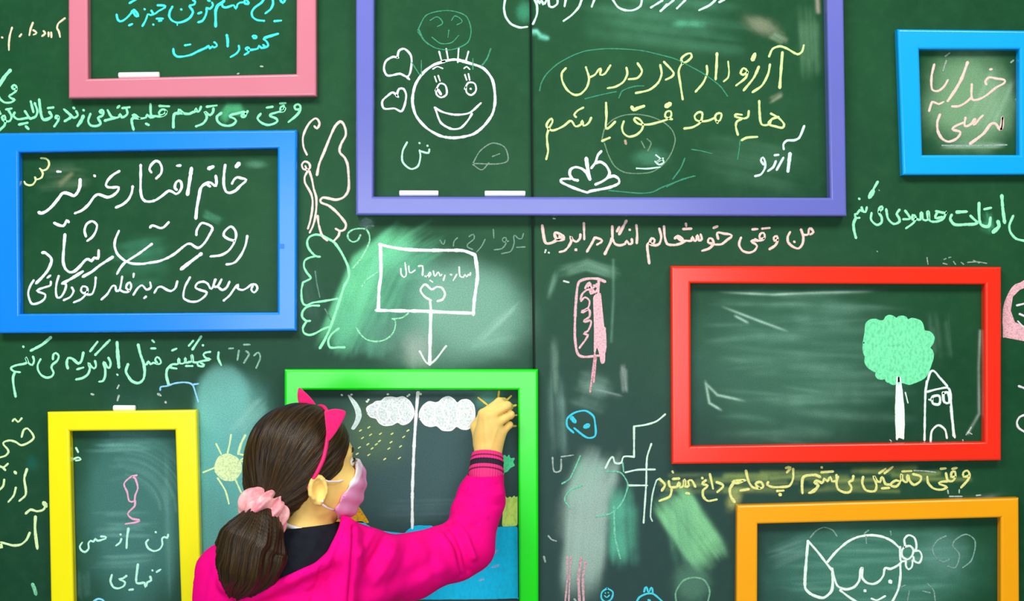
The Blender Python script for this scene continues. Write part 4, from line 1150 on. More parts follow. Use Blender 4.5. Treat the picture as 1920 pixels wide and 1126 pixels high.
# ears (shell, rim and hollow)
for s in (-1, 1):
    e = hd(2, s * 63, -46)
    bf.ell(e, (F * 0.995 + Lh * s * 0.10, Lh * 0.995 - F * s * 0.10, U), (0.015, 0.0052, 0.0235), 0.004)
    rim = [(hd(2 + 12.5 * math.cos(t) * (1.0 if math.sin(t) > -0.3 else 0.75), s * (67.5 + 1.5 * math.cos(t)), -44 + 21 * math.sin(t)), 0.0038) for t in np.linspace(-2.3, 2.9, 15) + 0.9]
    bf.chain([(p, r) for p, r in rim], 0.002)
    bf.cone(hd(5, s * 65, -62), hd(5, s * 65, -65), 0.0055, 0.005, 0.004)
# trunk and right arm under the clothes
bf.cone(NECK1, pv(556, 1130, 0.335), 0.042, 0.085, 0.03)
bf.cone(NECK1, SH_R, 0.036, 0.042, 0.03)
bf.cone(NECK1, SH_L, 0.036, 0.042, 0.03)
bf.cone(SH_R, EL_R, 0.042, 0.032, 0.015)
bf.cone(EL_R, pv(903, 935, 0.10), 0.032, 0.028, 0.015)
bf.cone(pv(903, 935, 0.10), WR_R, 0.028, 0.0190, 0.010)
# hand: palm towards the board
WR = pv(914, 852, 0.050)
bf.cone(WR_R, WR, 0.0215, 0.021, 0.01)
kn = [pv(906, 776, 0.058), pv(919, 780, 0.064), pv(931, 793, 0.062), pv(941, 810, 0.054)]
for p, r0, r1 in zip(kn, (0.0165, 0.017, 0.0165, 0.0150), (0.0105, 0.0110, 0.0105, 0.0095)):
    off = (p - kn[1]) * 0.22
    bf.cone(WR + off, p, r0, r1, 0.012)
bf.ell(pv(912, 822, 0.050), (np.array([1.0, 0, 0]), np.array([0, 1.0, 0]), np.array([0, 0, 1.0])), (0.022, 0.014, 0.034), 0.012)
fing = [
    [(kn[0], 0.0098), (pv(936, 753, 0.056), 0.0083), (pv(944, 752, 0.030), 0.0073), (pv(940, 758, 0.009), 0.0062)],
    [(kn[1], 0.0100), (pv(951, 760, 0.060), 0.0085), (pv(955, 762, 0.032), 0.0075), (pv(948, 766, 0.010), 0.0063)],
    [(kn[2], 0.0096), (pv(957, 777, 0.054), 0.0080), (pv(957, 779, 0.028), 0.0070), (pv(949, 778, 0.010), 0.0060)],
    [(kn[3], 0.0086), (pv(955, 796, 0.046), 0.0070), (pv(955, 797, 0.024), 0.0062), (pv(948, 793, 0.010), 0.0054)],
]
for ch in fing:
    (p0, r0), (p1, r1) = ch[0], ch[1]
    bf.cone(p0, p1, r0 - 0.0006, r1 - 0.0004, 0.0022)
    bf.cone(p1, ch[2][0], r1 + 0.0004, ch[2][1], 0.0016)
    bf.cone(ch[2][0], ch[3][0], ch[2][1], ch[3][1], 0.0016)
bf.chain([(pv(900, 832, 0.044), 0.0125), (pv(893, 800, 0.032), 0.0100), (pv(906, 776, 0.020), 0.0085), (pv(926, 764, 0.010), 0.0066)], 0.006)   # thumb
# hollows: eye sockets, ear bowl
x, y, z = bf.full()


def carve(fd, c, ax, semi, k):
    c = np.array(c, float); R = max(semi)
    s, x, y, z = fd.sub(c - R, c + R, 2 * k + 0.006)
    u = [(x - c[0]) * a[0] + (y - c[1]) * a[1] + (z - c[2]) * a[2] for a in ax]
    k0 = np.sqrt(sum((u[i] / semi[i]) ** 2 for i in range(3)))
    k1 = np.sqrt(sum((u[i] / semi[i] ** 2) ** 2 for i in range(3))) + 1e-6
    d = -(k0 * (k0 - 1) / k1).astype(np.float32)
    a = fd.d[s]
    h = np.clip(0.5 - 0.5 * (a - d) / k, 0, 1)
    fd.d[s] = a * (1 - h) + d * h + k * h * (1 - h)


for s in (-1, 1):
    carve(bf, hd(84, s * 29, -12), AX, (0.012, 0.015, 0.009), 0.006)
    carve(bf, hd(3.5, s * 71, -45), AX, (0.0090, 0.0085, 0.0145), 0.0012)
v, q = bf.mesh()
v = relax(v, q, 1, 0.4)
# knuckle creases and tendons on the back of the hand
nrm = normals(v, q)
px, py = topix(v)


def ridge(v, nrm, px, py, pts, width, amp, mask=None):
    """raises (or sinks) a soft fold along a line"""
    d = np.full(len(v), 1e9)
    for (x0, y0), (x1, y1) in zip(pts[:-1], pts[1:]):
        dx, dy = x1 - x0, y1 - y0
        t = np.clip(((px - x0) * dx + (py - y0) * dy) / (dx * dx + dy * dy), 0, 1)
        d = np.minimum(d, np.hypot(px - x0 - t * dx, py - y0 - t * dy))
    w = np.exp(-(d / width) ** 2)
    front = np.clip(-nrm[:, 1] * 1.6 + 0.3, 0, 1)
    if mask is not None: w = w * mask
    return v + nrm * (amp * w * front)[:, None]


hm = ((px > 870) & (py < 860)).astype(float)
for a, b in (((908, 785), (912, 838)), ((920, 792), (916, 838)), ((931, 804), (920, 840))):
    v = ridge(v, nrm, px, py, [a, b], 3.0, 0.0009, hm)
for c in ((936, 753), (951, 760), (957, 777)):
    v = ridge(v, nrm, px, py, [(c[0] - 5, c[1] - 4), (c[0] + 3, c[1] + 5)], 1.6, -0.0009, hm)
# the lower body, coarser: legs and left arm with its hand
lf = Field([girl.location.x - 0.26, -0.52, 0.0], [girl.location.x + 0.22, -0.18, P(545, 1100, 0.33).z], 0.0045)
HIPX = girl.location.x
lf.cone(pv(556, 1130, 0.335), (HIPX, -0.33, 0.70), 0.085, 0.088, 0.03)
for s in (-1, 1):
    hip = np.array([HIPX + s * 0.055, -0.33, 0.63]); kne = np.array([HIPX + s * 0.068, -0.325, 0.35]); ank = np.array([HIPX + s * 0.072, -0.345, 0.07])
    lf.chain([(hip, 0.074), (kne, 0.046), (kne * 0.6 + ank * 0.4 - np.array([0, 0.008, 0]), 0.043), (ank, 0.029)], 0.015)
    lf.cone(ank - [0, 0.012, 0.03], ank + [0, 0.09, -0.045], 0.028, 0.022, 0.012)
lf.chain([(SH_L, 0.042), (EL_L, 0.032), (WR_L, 0.021)], 0.015)
pl = WR_L + np.array([0.006, 0.006, -0.035])
lf.cone(WR_L, pl, 0.019, 0.021, 0.012)
for i in range(4):
    b0 = pl + np.array([0.004, -0.021 + 0.014 * i, -0.018]); ln = (0.042, 0.050, 0.046, 0.036)[i]
    lf.chain([(b0, 0.0072), (b0 + np.array([0.002, 0.001, -ln * 0.55]), 0.0066), (b0 + np.array([0.012, 0.002, -ln]), 0.0056)], 0.002)
lf.chain([(pl + np.array([0.006, 0.016, 0.012]), 0.0095), (pl + np.array([0.016, 0.030, -0.012]), 0.008), (pl + np.array([0.02, 0.033, -0.034]), 0.0065)], 0.004)
v2, q2 = lf.mesh()
vv = np.concatenate([v, v2]); qq = np.concatenate([q, q2 + len(v)])
body = mesh('body', vv, qq, skin_m, parent=girl, smooth=True)

# eyes, lashes, eyebrows
eye_w = mat('eye_white', lin(240, 236, 226), 0.2)
iris_m = mat('iris', lin(50, 30, 18), 0.15)
brow_m = mat('brow_hair', lin(44, 28, 14), 0.8)


def uvsphere(c, r, ax=AX, n=14, m=20, semi=(1, 1, 1)):
    v = []; f = []
    for i in range(n + 1):
        a = math.pi * i / n
        for j in range(m):
            b = 2 * math.pi * j / m
            d = ax[0] * math.cos(a) * semi[0] + ax[1] * math.sin(a) * math.cos(b) * semi[1] + ax[2] * math.sin(a) * math.sin(b) * semi[2]
            v.append(np.array(c) + d * r)
    for i in range(n):
        for j in range(m):
            j2 = (j + 1) % m
            f.append((i * m + j, i * m + j2, (i + 1) * m + j2, (i + 1) * m + j))
    return v, f


def tube(pts, r, n=8, rad=None):
    pts = [np.array(p, float) for p in pts]
    v = []; f = []
    prev = None
    for i, p in enumerate(pts):
        t = pts[min(i + 1, len(pts) - 1)] - pts[max(i - 1, 0)]; t = t / (np.linalg.norm(t) + 1e-9)
        if prev is None:
            a = np.cross(t, [0, 0, 1.0]);
            if np.linalg.norm(a) < 0.1: a = np.cross(t, [1.0, 0, 0])
        else:
            a = prev - t * (prev @ t)
        a = a / np.linalg.norm(a); prev = a; b = np.cross(t, a)
        rr = r if rad is None else rad[i]
        for k in range(n):
            w = 2 * math.pi * k / n
            v.append(p + (a * math.cos(w) + b * math.sin(w)) * rr)
    for i in range(len(pts) - 1):
        for k in range(n):
            k2 = (k + 1) % n
            f.append((i * n + k, i * n + k2, (i + 1) * n + k2, (i + 1) * n + k))
    f.append(tuple(range(n))[::-1]); f.append(tuple(range((len(pts) - 1) * n, len(pts) * n)))
    return v, f


for s in (-1, 1):
    ec = hd(71, s * 29, -12)
    gz = F * 0.96 + Lh * 0.12 + U * 0.2; gz /= np.linalg.norm(gz)
    g1 = np.cross(gz, U); g1 /= np.linalg.norm(g1)
    v, f = uvsphere(ec, 0.0105, (gz, g1, np.cross(gz, g1)))
    fm = [1 if i < 20 * 3 else 0 for i in range(len(f))]
    mesh('eye', v, f, [eye_w, iris_m], parent=girl, smooth=True, fmat=fm)
    lid = [hd(71 + 11.6 * math.cos(t) * 0.98, s * 29 + 12 * math.sin(t), -12 + 4.6 * math.cos(t)) for t in np.linspace(-1.25, 1.25, 11)]
    v, f = tube(lid, 0.0013, rad=[0.0008 + 0.0008 * math.sin(math.pi * i / 10) for i in range(11)])
    mesh('eyelashes', v, f, brow_m, parent=girl, smooth=True)
    br = [hd(82 - 0.011 * (l - 16) ** 2, s * l, 6 + 3 * math.sin((l - 14) / 30 * math.pi)) for l in np.linspace(14, 44, 9)]
    v, f = tube(br, 0.0022, rad=[0.0014, 0.002, 0.0026, 0.0028, 0.0028, 0.0026, 0.0022, 0.0018, 0.001])
    mesh('eyebrow', v, f, brow_m, parent=girl, smooth=True)

# ------------------------------------------------------------------ hair
hair_m = mat('brown_hair', lin(44, 28, 14), 0.36, spec=0.3)
sa = N(hair_m, 'ShaderNodeVertexColor'); sa.layer_name = 'strand'
n1 = noise(hair_m, 1.0, 3, vec=sa.outputs['Color'], mapscale=(36, 36, 3))
n2 = noise(hair_m, 1.0, 2, vec=sa.outputs['Color'], mapscale=(110, 110, 5))
hcol = mix(hair_m, rangemap(hair_m, n1, 0.36, 0.66, 0, 1), lin(22, 12, 4), lin(54, 35, 11))
hcol = mix(hair_m, rangemap(hair_m, n2, 0.5, 0.72, 0, 0.6), hcol, lin(98, 76, 30))
L(hair_m, hcol, bsdf(hair_m).inputs['Base Color'])
addn = N(hair_m, 'ShaderNodeMath', operation='ADD'); L(hair_m, n1, addn.inputs[0]); L(hair_m, n2, addn.inputs[1])
bump(hair_m, addn.outputs[0], 0.55, 0.003)

TIE = pv(497, 955, 0.425)       # where the pony tail is tied


def hairline(u):
    return np.interp(u, [-110, -80, -58, -46, -34, -22, 0, 20, 36, 46, 56, 70], [-40, -26, -8, 8, 36, 49, 60, 75, 89, 96, 104, 130])


hf = Field(hd(0, 0, 0) - 0.15, hd(0, 0, 0) + 0.13, 0.0025)
hf.ell(hd(-1, 0, 5), AX, (0.0885, 0.0715, 0.0835), 0.0)
hf.ell(hd(-26, 0, -28), AX, (0.058, 0.056, 0.066), 0.02)
hf.cone(hd(-48, -4, -44), TIE, 0.042, 0.020, 0.03)
x, y, z = hf.full()
X, Y, Z = (x - HC[0]) * 1000, (y - HC[1]) * 1000, (z - HC[2]) * 1000
fF = X * F[0] + Y * F[1] + Z * F[2]; fU = X * U[0] + Y * U[1] + Z * U[2]; fL = X * Lh[0] + Y * Lh[1] + Z * Lh[2]
cut = ((fF - hairline(fU)) * 0.75 / 1000).astype(np.float32)
k = 0.004
a = hf.d; h = np.clip(0.5 - 0.5 * (a - cut) / k, 0, 1)
hf.d = (a * (1 - h) + cut * h + k * h * (1 - h)).astype(np.float32)
v, q = hf.mesh()
v = relax(v, q, 1, 0.4)
# strands are combed from the hairline back to the tie
pole = (TIE - hd(10, 0, 10)); pole /= np.linalg.norm(pole)
e1 = np.cross(pole, [0, 0, 1.0]); e1 /= np.linalg.norm(e1); e2 = np.cross(pole, e1)


def strands(v):
    w = v - hd(10, 0, 10)
    a = w @ e1; b = w @ e2; c = w @ pole
    r = np.sqrt(a * a + b * b) + 1e-9
    return np.stack([a / r * 0.5 + 0.5, b / r * 0.5 + 0.5, c * 6 + 0.5], 1)


nr = normals(v, q); st = strands(v)
th = np.arctan2(st[:, 1] - 0.5, st[:, 0] - 0.5)
v = v + nr * (0.0005 * np.sin(th * 46 + 3 * np.sin(st[:, 2] * 5)) + 0.0006 * np.sin(th * 17 + 1.0))[:, None]
hair = mesh('hair', v, q, hair_m, parent=girl, smooth=True)
vcol(hair, 'strand', st)

# pony tail
tail = [(TIE + np.array([0.004, 0.01, 0.004]), 0.020), (pv(487, 984, 0.450), 0.030), (pv(468, 1020, 0.462), 0.044), (pv(463, 1052, 0.462), 0.045), (pv(457, 1080, 0.455), 0.031), (pv(448, 1104, 0.449), 0.015), (pv(440, 1124, 0.446), 0.003)]
tf = Field(pv(380, 1150, 0.56), pv(560, 930, 0.36), 0.0024)
tf.chain(tail, 0.012)
tf.chain([(pv(500, 1000, 0.455), 0.022), (pv(502, 1044, 0.458), 0.024), (pv(496, 1078, 0.452), 0.016), (pv(478, 1102, 0.447), 0.005)], 0.014)
tf.chain([(pv(425, 1034, 0.455), 0.018), (pv(424, 1066, 0.452), 0.016), (pv(434, 1096, 0.449), 0.006)], 0.012)
v, q = tf.mesh(); v = relax(v, q, 1, 0.4); nr = normals(v, q)
kp = np.array([p for p, r in tail]); kp = np.concatenate([[2 * kp[0] - kp[1]], kp, [2 * kp[-1] - kp[-2]]])
cp = []
for i in range(1, len(kp) - 2):
    for t in np.arange(0, 1, 0.1):
        cp.append(0.5 * (2 * kp[i] + (kp[i + 1] - kp[i - 1]) * t + (2 * kp[i - 1] - 5 * kp[i] + 4 * kp[i + 1] - kp[i + 2]) * t * t + (3 * kp[i] - kp[i - 1] - 3 * kp[i + 1] + kp[i + 2]) * t ** 3))
cp = np.array(cp + [kp[-2]])
best = np.full(len(v), 1e9); tt = np.zeros(len(v)); axp = np.zeros_like(v)
for i in range(len(cp) - 1):
    ab = cp[i + 1] - cp[i]
    t = np.clip(((v - cp[i]) @ ab) / (ab @ ab), 0, 1)
    p = cp[i] + t[:, None] * ab
    d = np.linalg.norm(v - p, axis=1)
    m = d < best
    best[m] = d[m]; tt[m] = (i + t[m]) * 0.1; axp[m] = p[m]
w = v - axp
th = np.arctan2(w[:, 1], w[:, 0] + 0.15 * w[:, 2])
th2 = th + 0.10 * tt
amp = np.clip(tt * 0.7, 0.3, 1.4)
v = v + nr * (amp * (0.0014 * np.sin(th2 * 6) + 0.0010 * np.sin(th2 * 15 + 1) + 0.0005 * np.sin(th2 * 37)))[:, None]
pony = mesh('ponytail', v, q, hair_m, parent=girl, smooth=True)
vcol(pony, 'strand', np.stack([np.cos(th2) * 0.4 + 0.5, np.sin(th2) * 0.4 + 0.5, tt * 0.12], 1))
# scrunchie: a gathered ring of satin
scr_m = mat('satin', lin(246, 168, 172), 0.42, spec=0.5, sheen=0.3)
L(scr_m, mix(scr_m, rangemap(scr_m, noise(scr_m, 60, 3), 0.35, 0.65, 0, 1), lin(250, 186, 184), lin(232, 132, 146)), bsdf(scr_m).inputs['Base Color'])
sa_ = np.array([-0.62, -0.40, -0.68]); sa_ /= np.linalg.norm(sa_)
s1 = np.cross(sa_, [0, 1.0, 0]); s1 /= np.linalg.norm(s1); s2 = np.cross(sa_, s1)
SC = pv(494, 957, 0.432)
v = []; f = []
nu, nv = 120, 40
for i in range(nu):
    a = 2 * math.pi * i / nu
    R = 0.0185 + 0.0016 * math.sin(5 * a) + 0.0012 * math.sin(3 * a + 1)
    for j in range(nv):
        b = 2 * math.pi * j / nv
        wr = 1 + 0.22 * math.sin(7 * a + 1.2 * math.sin(b * 1 + a)) + 0.15 * math.sin(12 * a - 2 * b + 0.6) + 0.07 * math.sin(23 * a + b)
        r = 0.0205 * wr
        ca = s1 * math.cos(a) + s2 * math.sin(a)
        v.append(SC + ca * (R + r * math.cos(b) * 0.95) + sa_ * (r * math.sin(b) * 1.12 + 0.004 * math.sin(3 * a + 0.5)))
for i in range(nu):
    for j in range(nv):
        i2, j2 = (i + 1) % nu, (j + 1) % nv
        f.append((i * nv + j, i2 * nv + j, i2 * nv + j2, i * nv + j2))
mesh('scrunchie', v, f, scr_m, parent=girl, smooth=True)['label'] = 'gathered pale pink satin scrunchie'

# headband with cat ears
band_m = mat('pink_band', lin(238, 30, 112), 0.55, spec=0.4)
pts = []
for t in np.linspace(math.radians(-48), math.radians(228), 60):
    l = -math.cos(t); u = math.sin(t)
    f0 = 12 + 30 * u - 14 * max(0, -u)
    sc_ = math.sqrt(max(0.2, 1 - ((f0 + 1) / 90) ** 2))
    pts.append(hd(f0, l * 0.0728 * 1000 * sc_, 5 + u * 0.0850 * 1000 * sc_ * (1.0 if u > 0 else 0.95)))
v, f = tube(pts, 0.0034, 10)
band = mesh('headband', v, f, band_m, parent=girl, smooth=True)
felt_m = mat('pink_felt', lin(240, 18, 108), 0.85, spec=0.25, sheen=0.3)
L(felt_m, mix(felt_m, rangemap(felt_m, noise(felt_m, 120, 3), 0.3, 0.7, 0, 1), lin(246, 24, 116), lin(222, 10, 96)), bsdf(felt_m).inputs['Base Color'])


def cat_ear(b1, b2, tip, thick, bulge):
    b1, b2, tip = map(np.array, (b1, b2, tip))
    n = np.cross(b2 - b1, tip - b1); n = n / np.linalg.norm(n)
    mid = (b1 + b2) / 2
    ring = []
    # a rounded leaf-shaped outline
    for t in np.linspace(0, 1, 13):
        p = b1 * (1 - t) + tip * t; ring.append(p + (b1 - b2) * bulge * math.sin(math.pi * t))
    for t in np.linspace(0, 1, 13)[1:]:
        p = tip * (1 - t) + b2 * t; ring.append(p + (b2 - b1) * bulge * math.sin(math.pi * t))
    ring = np.array(ring)
    for _ in range(2):
        r2 = ring.copy(); r2[1:-1] = (ring[:-2] + 2 * ring[1:-1] + ring[2:]) / 4; ring = r2
    c = ring.mean(0)
    v = []; f = []; m = len(ring)
    for s, hh in ((0.0, 1.0), (0.45, 0.92), (0.8, 0.7), (0.95, 0.4), (1.0, 0.0)):
        for p in ring: v.append(c + (p - c) * s + n * thick * hh)
    for s, hh in ((0.95, 0.4), (0.8, 0.7), (0.45, 0.92), (0.0, 1.0)):
        for p in ring: v.append(c + (p - c) * s - n * thick * hh)
    for j in range(8):
        for i in range(m):
            i2 = (i + 1) % m
            f.append((j * m + i, j * m + i2, (j + 1) * m + i2, (j + 1) * m + i))
    return v, f


v, f = cat_ear(pv(608, 771, 0.418), pv(614, 830, 0.432), pv(651, 771, 0.427), 0.0035, 0.09)
mesh('cat_ear', v, f, felt_m, parent=band, smooth=True)
v, f = cat_ear(pv(562, 762, 0.335), pv(595, 762, 0.345), pv(560, 724, 0.33), 0.0035, 0.10)
mesh('cat_ear', v, f, felt_m, parent=band, smooth=True)

# face mask with ear loops
mask_m = mat('mask_paper', lin(240, 168, 206), 0.75, spec=0.25)
mka = N(mask_m, 'ShaderNodeVertexColor'); mka.layer_name = 'tint'
L(mask_m, mka.outputs['Color'], bsdf(mask_m).inputs['Base Color'])
mf = Field(hd(62, 0, -52) - 0.085, hd(62, 0, -52) + 0.085, 0.0021)
face_field(mf, 0.006)
mf.ell(hd(66, 0, -52), AX, (0.040, 0.041, 0.046), 0.02)
mf.cone(hd(82, 0, -16), hd(91, 0, -44), 0.011, 0.012, 0.02)
mf.cone(hd(91, 0, -44), hd(76, 0, -86), 0.012, 0.016, 0.02)
x, y, z = mf.full()
X, Y, Z = (x - HC[0]) * 1000, (y - HC[1]) * 1000, (z - HC[2]) * 1000
fF = X * F[0] + Y * F[1] + Z * F[2]; fU = X * U[0] + Y * U[1] + Z * U[2]
poly = [(126, -8), (84, -14), (62, -40), (36, -80), (46, -102), (90, -108), (135, -70)]
region = np.full(mf.d.shape, -1.0, np.float32)
for (a0, b0), (a1, b1) in zip(poly, poly[1:] + poly[:1]):
    nx_, ny_ = (b1 - b0), -(a1 - a0); ln = math.hypot(nx_, ny_)
    dd = ((fF - a0) * nx_ + (fU - b0) * ny_) / ln / 1000
    cen = ((80 - a0) * nx_ + (-55 - b0) * ny_)
    if cen > 0: dd = -dd
    region = np.maximum(region, dd.astype(np.float32))
shell = np.maximum(mf.d, -(mf.d + 0.0052))
mf.d = np.maximum(shell, region)
v, q = mf.mesh(); v = relax(v, q, 2, 0.4)
f_, l_, u_ = hl(v)
nr = normals(v, q)
pl_ = np.sin((u_ + 0.35 * (f_ - 80)) / 13.0 * math.pi)
v = v + nr * (0.0013 * pl_ * np.clip((-u_ - 18) / 20, 0, 1))[:, None]
mask = mesh('face_mask', v, q, mask_m, parent=girl, smooth=True)
ed = ((120 - 62) * (u_ + 40) - (-2 + 40) * (f_ - 62)) / math.hypot(58, 38)      # distance below the top edge
top = np.clip((ed + 9) / 4, 0, 1)
pinkc = np.array(lin(240, 158, 204)[:3]); whitec = np.array(lin(250, 232, 244)[:3])
wmix = np.clip(top, 0, 1)[:, None]
vcol(mask, 'tint', (pinkc * (1 - wmix) + whitec * wmix))
loop_m = mat('ear_loop', lin(246, 236, 240), 0.8)
sgn = -1
for s in (-1, 1):
    up = [hd(60, s * 50, -36), hd(40, s * 60, -36), hd(20, s * 66, -33), hd(6, s * 71, -26)]
    v, f = tube(up, 0.0016, 8); mesh('ear_loop', v, f, loop_m, parent=mask, smooth=True)
    dn = [hd(38, s * 44, -84), hd(28, s * 54, -80), hd(16, s * 64, -74), hd(6, s * 69, -66)]
    v, f = tube(dn, 0.0016, 8); mesh('ear_loop', v, f, loop_m, parent=mask, smooth=True)
v, f = uvsphere(hd(6, -72, -62), 0.0024)
mesh('earring', v, f, mat('pearl', lin(250, 244, 236), 0.15), parent=girl, smooth=True)

# ------------------------------------------------------------------ clothes


def torso(fd, g):
    fd.cone(pv(562, 1075, 0.345), pv(550, 1170, 0.335), 0.088 + g, 0.098 + g, 0.03)
    fd.cone(pv(550, 1170, 0.335), (HIPX, -0.335, 0.66), 0.098 + g, 0.100 + g, 0.03)
    fd.cone(pv(520, 1110, 0.345), pv(508, 1240, 0.34), 0.085 + g, 0.085 + g, 0.03)
    fd.cone(pv(600, 1105, 0.33), pv(590, 1240, 0.335), 0.085 + g, 0.085 + g, 0.03)
    fd.cone(pv(574, 1024, 0.355), SH_R, 0.046 + g, 0.054 + g, 0.045)
    fd.cone(pv(560, 1024, 0.355), SH_L, 0.044 + g, 0.050 + g, 0.045)
    fd.cone(pv(572, 1040, 0.355), pv(580, 985, 0.358), 0.055 + g, 0.0405 + g, 0.02)
    return fd


# black top with a standing collar
shirt_m = mat('black_knit', lin(16, 20, 30), 0.85, spec=0.2)
L(shirt_m, mix(shirt_m, noise(shirt_m, 90, 3), lin(10, 14, 22), lin(26, 32, 42)), bsdf(shirt_m).inputs['Base Color'])
tf2 = Field(pv(380, 1150, 0.5), [P(760, 1126, 0.2).x, -0.2, P(560, 955, 0.36).z], 0.0032)
torso(tf2, 0.0)
x, y, z = tf2.full()
NB = pv(579, 985, 0.358)
cutp = ((z - NB[2]) * 0.96 + (x - NB[0]) * -0.10 + (y - NB[1]) * 0.10).astype(np.float32)
tf2.d = np.maximum(tf2.d, np.broadcast_to(cutp, tf2.d.shape))
v, q = tf2.mesh(); v = relax(v, q, 2, 0.4)
nr = normals(v, q); px, py = topix(v)
for pts in (((560, 1000), (540, 1040), (530, 1080)), ((600, 1000), (580, 1040), (560, 1070))):
    v = ridge(v, nr, px, py, pts, 9, 0.002)
mesh('black_top', v, q, shirt_m, parent=girl, smooth=True)
# sliver of white collar
white_m = mat('white_collar', lin(240, 242, 240), 0.8)
ring = [NB + np.array([math.cos(t) * 0.046, math.sin(t) * 0.046, 0.0 - 0.010 * math.cos(t)]) for t in np.linspace(0, 2 * math.pi, 41)]
v, f = tube(ring, 0.0034, 10)
mesh('collar', v, f, white_m, parent=girl, smooth=True)

jk_m = mat('pink_jersey', lin(255, 8, 132), 0.85, spec=0.1)
L(jk_m, mix(jk_m, rangemap(jk_m, noise(jk_m, 30, 4), 0.35, 0.7, 0, 1), lin(255, 2, 142), lin(250, 2, 126)), bsdf(jk_m).inputs['Base Color'])
jf = Field([P(360, 1126, 0.38).x, -0.52, 0.585], [P(985, 1126, 0.1).x, -0.012, P(560, 930, 0.36).z], 0.0033)
torso(jf, 0.010)
jf.chain([(SH_R, 0.060), (pv(770, 1062, 0.25), 0.0535), (EL_R, 0.0465), (pv(902, 935, 0.10), 0.0425), (pv(911, 897, 0.069), 0.0345)], 0.014)
jf.cone(pv(856, 1040, 0.185), pv(872, 1026, 0.17), 0.042, 0.044, 0.02)
jf.cone(pv(872, 956, 0.125), pv(884, 985, 0.14), 0.026, 0.034, 0.008)
jf.chain([(SH_L, 0.056), (EL_L, 0.050), (WR_L + (EL_L - WR_L) * 0.12, 0.036)], 0.02)
# turned-down hood edge: a soft roll along the neckline
roll = [pv(640, 984, 0.385), pv(634, 1010, 0.415), pv(620, 1040, 0.435), pv(594, 1062, 0.446), pv(545, 1083, 0.450), pv(495, 1102, 0.450), pv(455, 1122, 0.446), pv(425, 1094, 0.42), pv(410, 1050, 0.385)]
jf.chain([(p, 0.0095) for p in roll], 0.012)
jf.chain([(pv(652, 994, 0.375), 0.015), (pv(648, 1040, 0.408), 0.016), (pv(642, 1130, 0.418), 0.014)], 0.03)
x, y, z = jf.full()
kk = D / (D + y) * 1000
gpx = 960 + x * kk; gpy = 563 - (z - ZC) * kk
lim = np.interp(gpx, [380, 404, 412, 428, 452, 495, 545, 590, 612, 626, 636, 646, 660, 700], [900, 1010, 1048, 1086, 1118, 1096, 1076, 1054, 1034, 1008, 984, 900, 800, 700])
hole = -((lim - gpy) * 0.6 * 0.87 / 1000)
inner = Field(jf.lo, jf.lo + (jf.n - 1) * jf.h, jf.h)
torso(inner, 0.003)
inner.d = inner.d[:jf.n[0], :jf.n[1], :jf.n[2]]
jf.d = np.maximum(jf.d, -inner.d * np.float32(1.0)) if False else jf.d
k = 0.006
cutd = (-hole).astype(np.float32)
a = jf.d; h = np.clip(0.5 - 0.5 * (a - cutd) / k, 0, 1)
jf.d = (a * (1 - h) + cutd * h + k * h * (1 - h)).astype(np.float32)
# open the sleeve end and the hem
we = WR_R - EL_R; we = we / np.linalg.norm(we); WE = pv(911, 886, 0.064)
endp = ((x - WE[0]) * we[0] + (y - WE[1]) * we[1] + (z - WE[2]) * we[2]).astype(np.float32)
far = (gpx > 840)
jf.d = np.where(far, np.maximum(jf.d, endp), jf.d)
jf.d = np.maximum(jf.d, np.broadcast_to((0.60 - z).astype(np.float32), jf.d.shape))
v, q = jf.mesh(); v = relax(v, q, 2, 0.45)
nr = normals(v, q); px, py = topix(v)
folds = [
    ([(840, 978), (858, 1000), (872, 1034), (880, 1072)], 6, -0.009), ([(852, 978), (872, 1004), (888, 1044)], 6, 0.006), ([(812, 992), (840, 1020), (858, 1070)], 9, 0.005),
    ([(846, 974), (872, 982), (896, 982)], 4, -0.007), ([(856, 962), (884, 970), (910, 968)], 6, 0.003), ([(838, 1000), (856, 1030), (864, 1076)], 5, -0.004),
    ([(800, 1004), (812, 1030), (816, 1080)], 10, -0.003), ([(726, 996), (712, 1026), (690, 1066)], 7, -0.007), ([(745, 1002), (735, 1040), (705, 1090)], 9, 0.0035),
    ([(702, 994), (690, 1016), (672, 1040)], 7, 0.004), ([(770, 1010), (760, 1050), (730, 1110)], 10, -0.003), ([(886, 902), (906, 912), (934, 908)], 5, -0.003),
    ([(878, 918), (905, 930), (940, 926)], 6, 0.0025), ([(874, 934), (900, 948), (938, 946)], 6, -0.0025), ([(664, 988), (662, 1040), (656, 1126)], 4, -0.005),
    ([(655, 1000), (650, 1060), (640, 1130)], 7, 0.0025), ([(604, 1064), (596, 1090), (584, 1130)], 5, -0.0035), ([(612, 1050), (620, 1090), (624, 1130)], 7, 0.003), ([(640, 1005), (625, 1060), (580, 1110)], 5, -0.003),
    ([(470, 1124), (530, 1108), (590, 1094)], 8, 0.003), ([(560, 1100), (500, 1130), (440, 1160)], 8, -0.003), ([(404, 1060), (396, 1090), (390, 1130)], 6, 0.002),
    ([(680, 1100), (740, 1090), (800, 1060)], 14, -0.003), ([(690, 1126), (760, 1104), (830, 1066)], 12, 0.003)]
for pts, wd, am in folds:
    v = ridge(v, nr, px, py, pts, wd, am)
low = fbm(px * 1.0, py * 1.0, 77, 60) - 0.5
v = v + nr * (0.004 * low)[:, None]
jacket = mesh('jacket', v, q, jk_m, parent=girl, smooth=True)
# ribbed cuff with dark stripes
cuff_m = [mat('cuff_pink', lin(232, 40, 124), 0.8), mat('cuff_navy', lin(36, 18, 44), 0.85), mat('cuff_plum', lin(120, 14, 66), 0.85)]


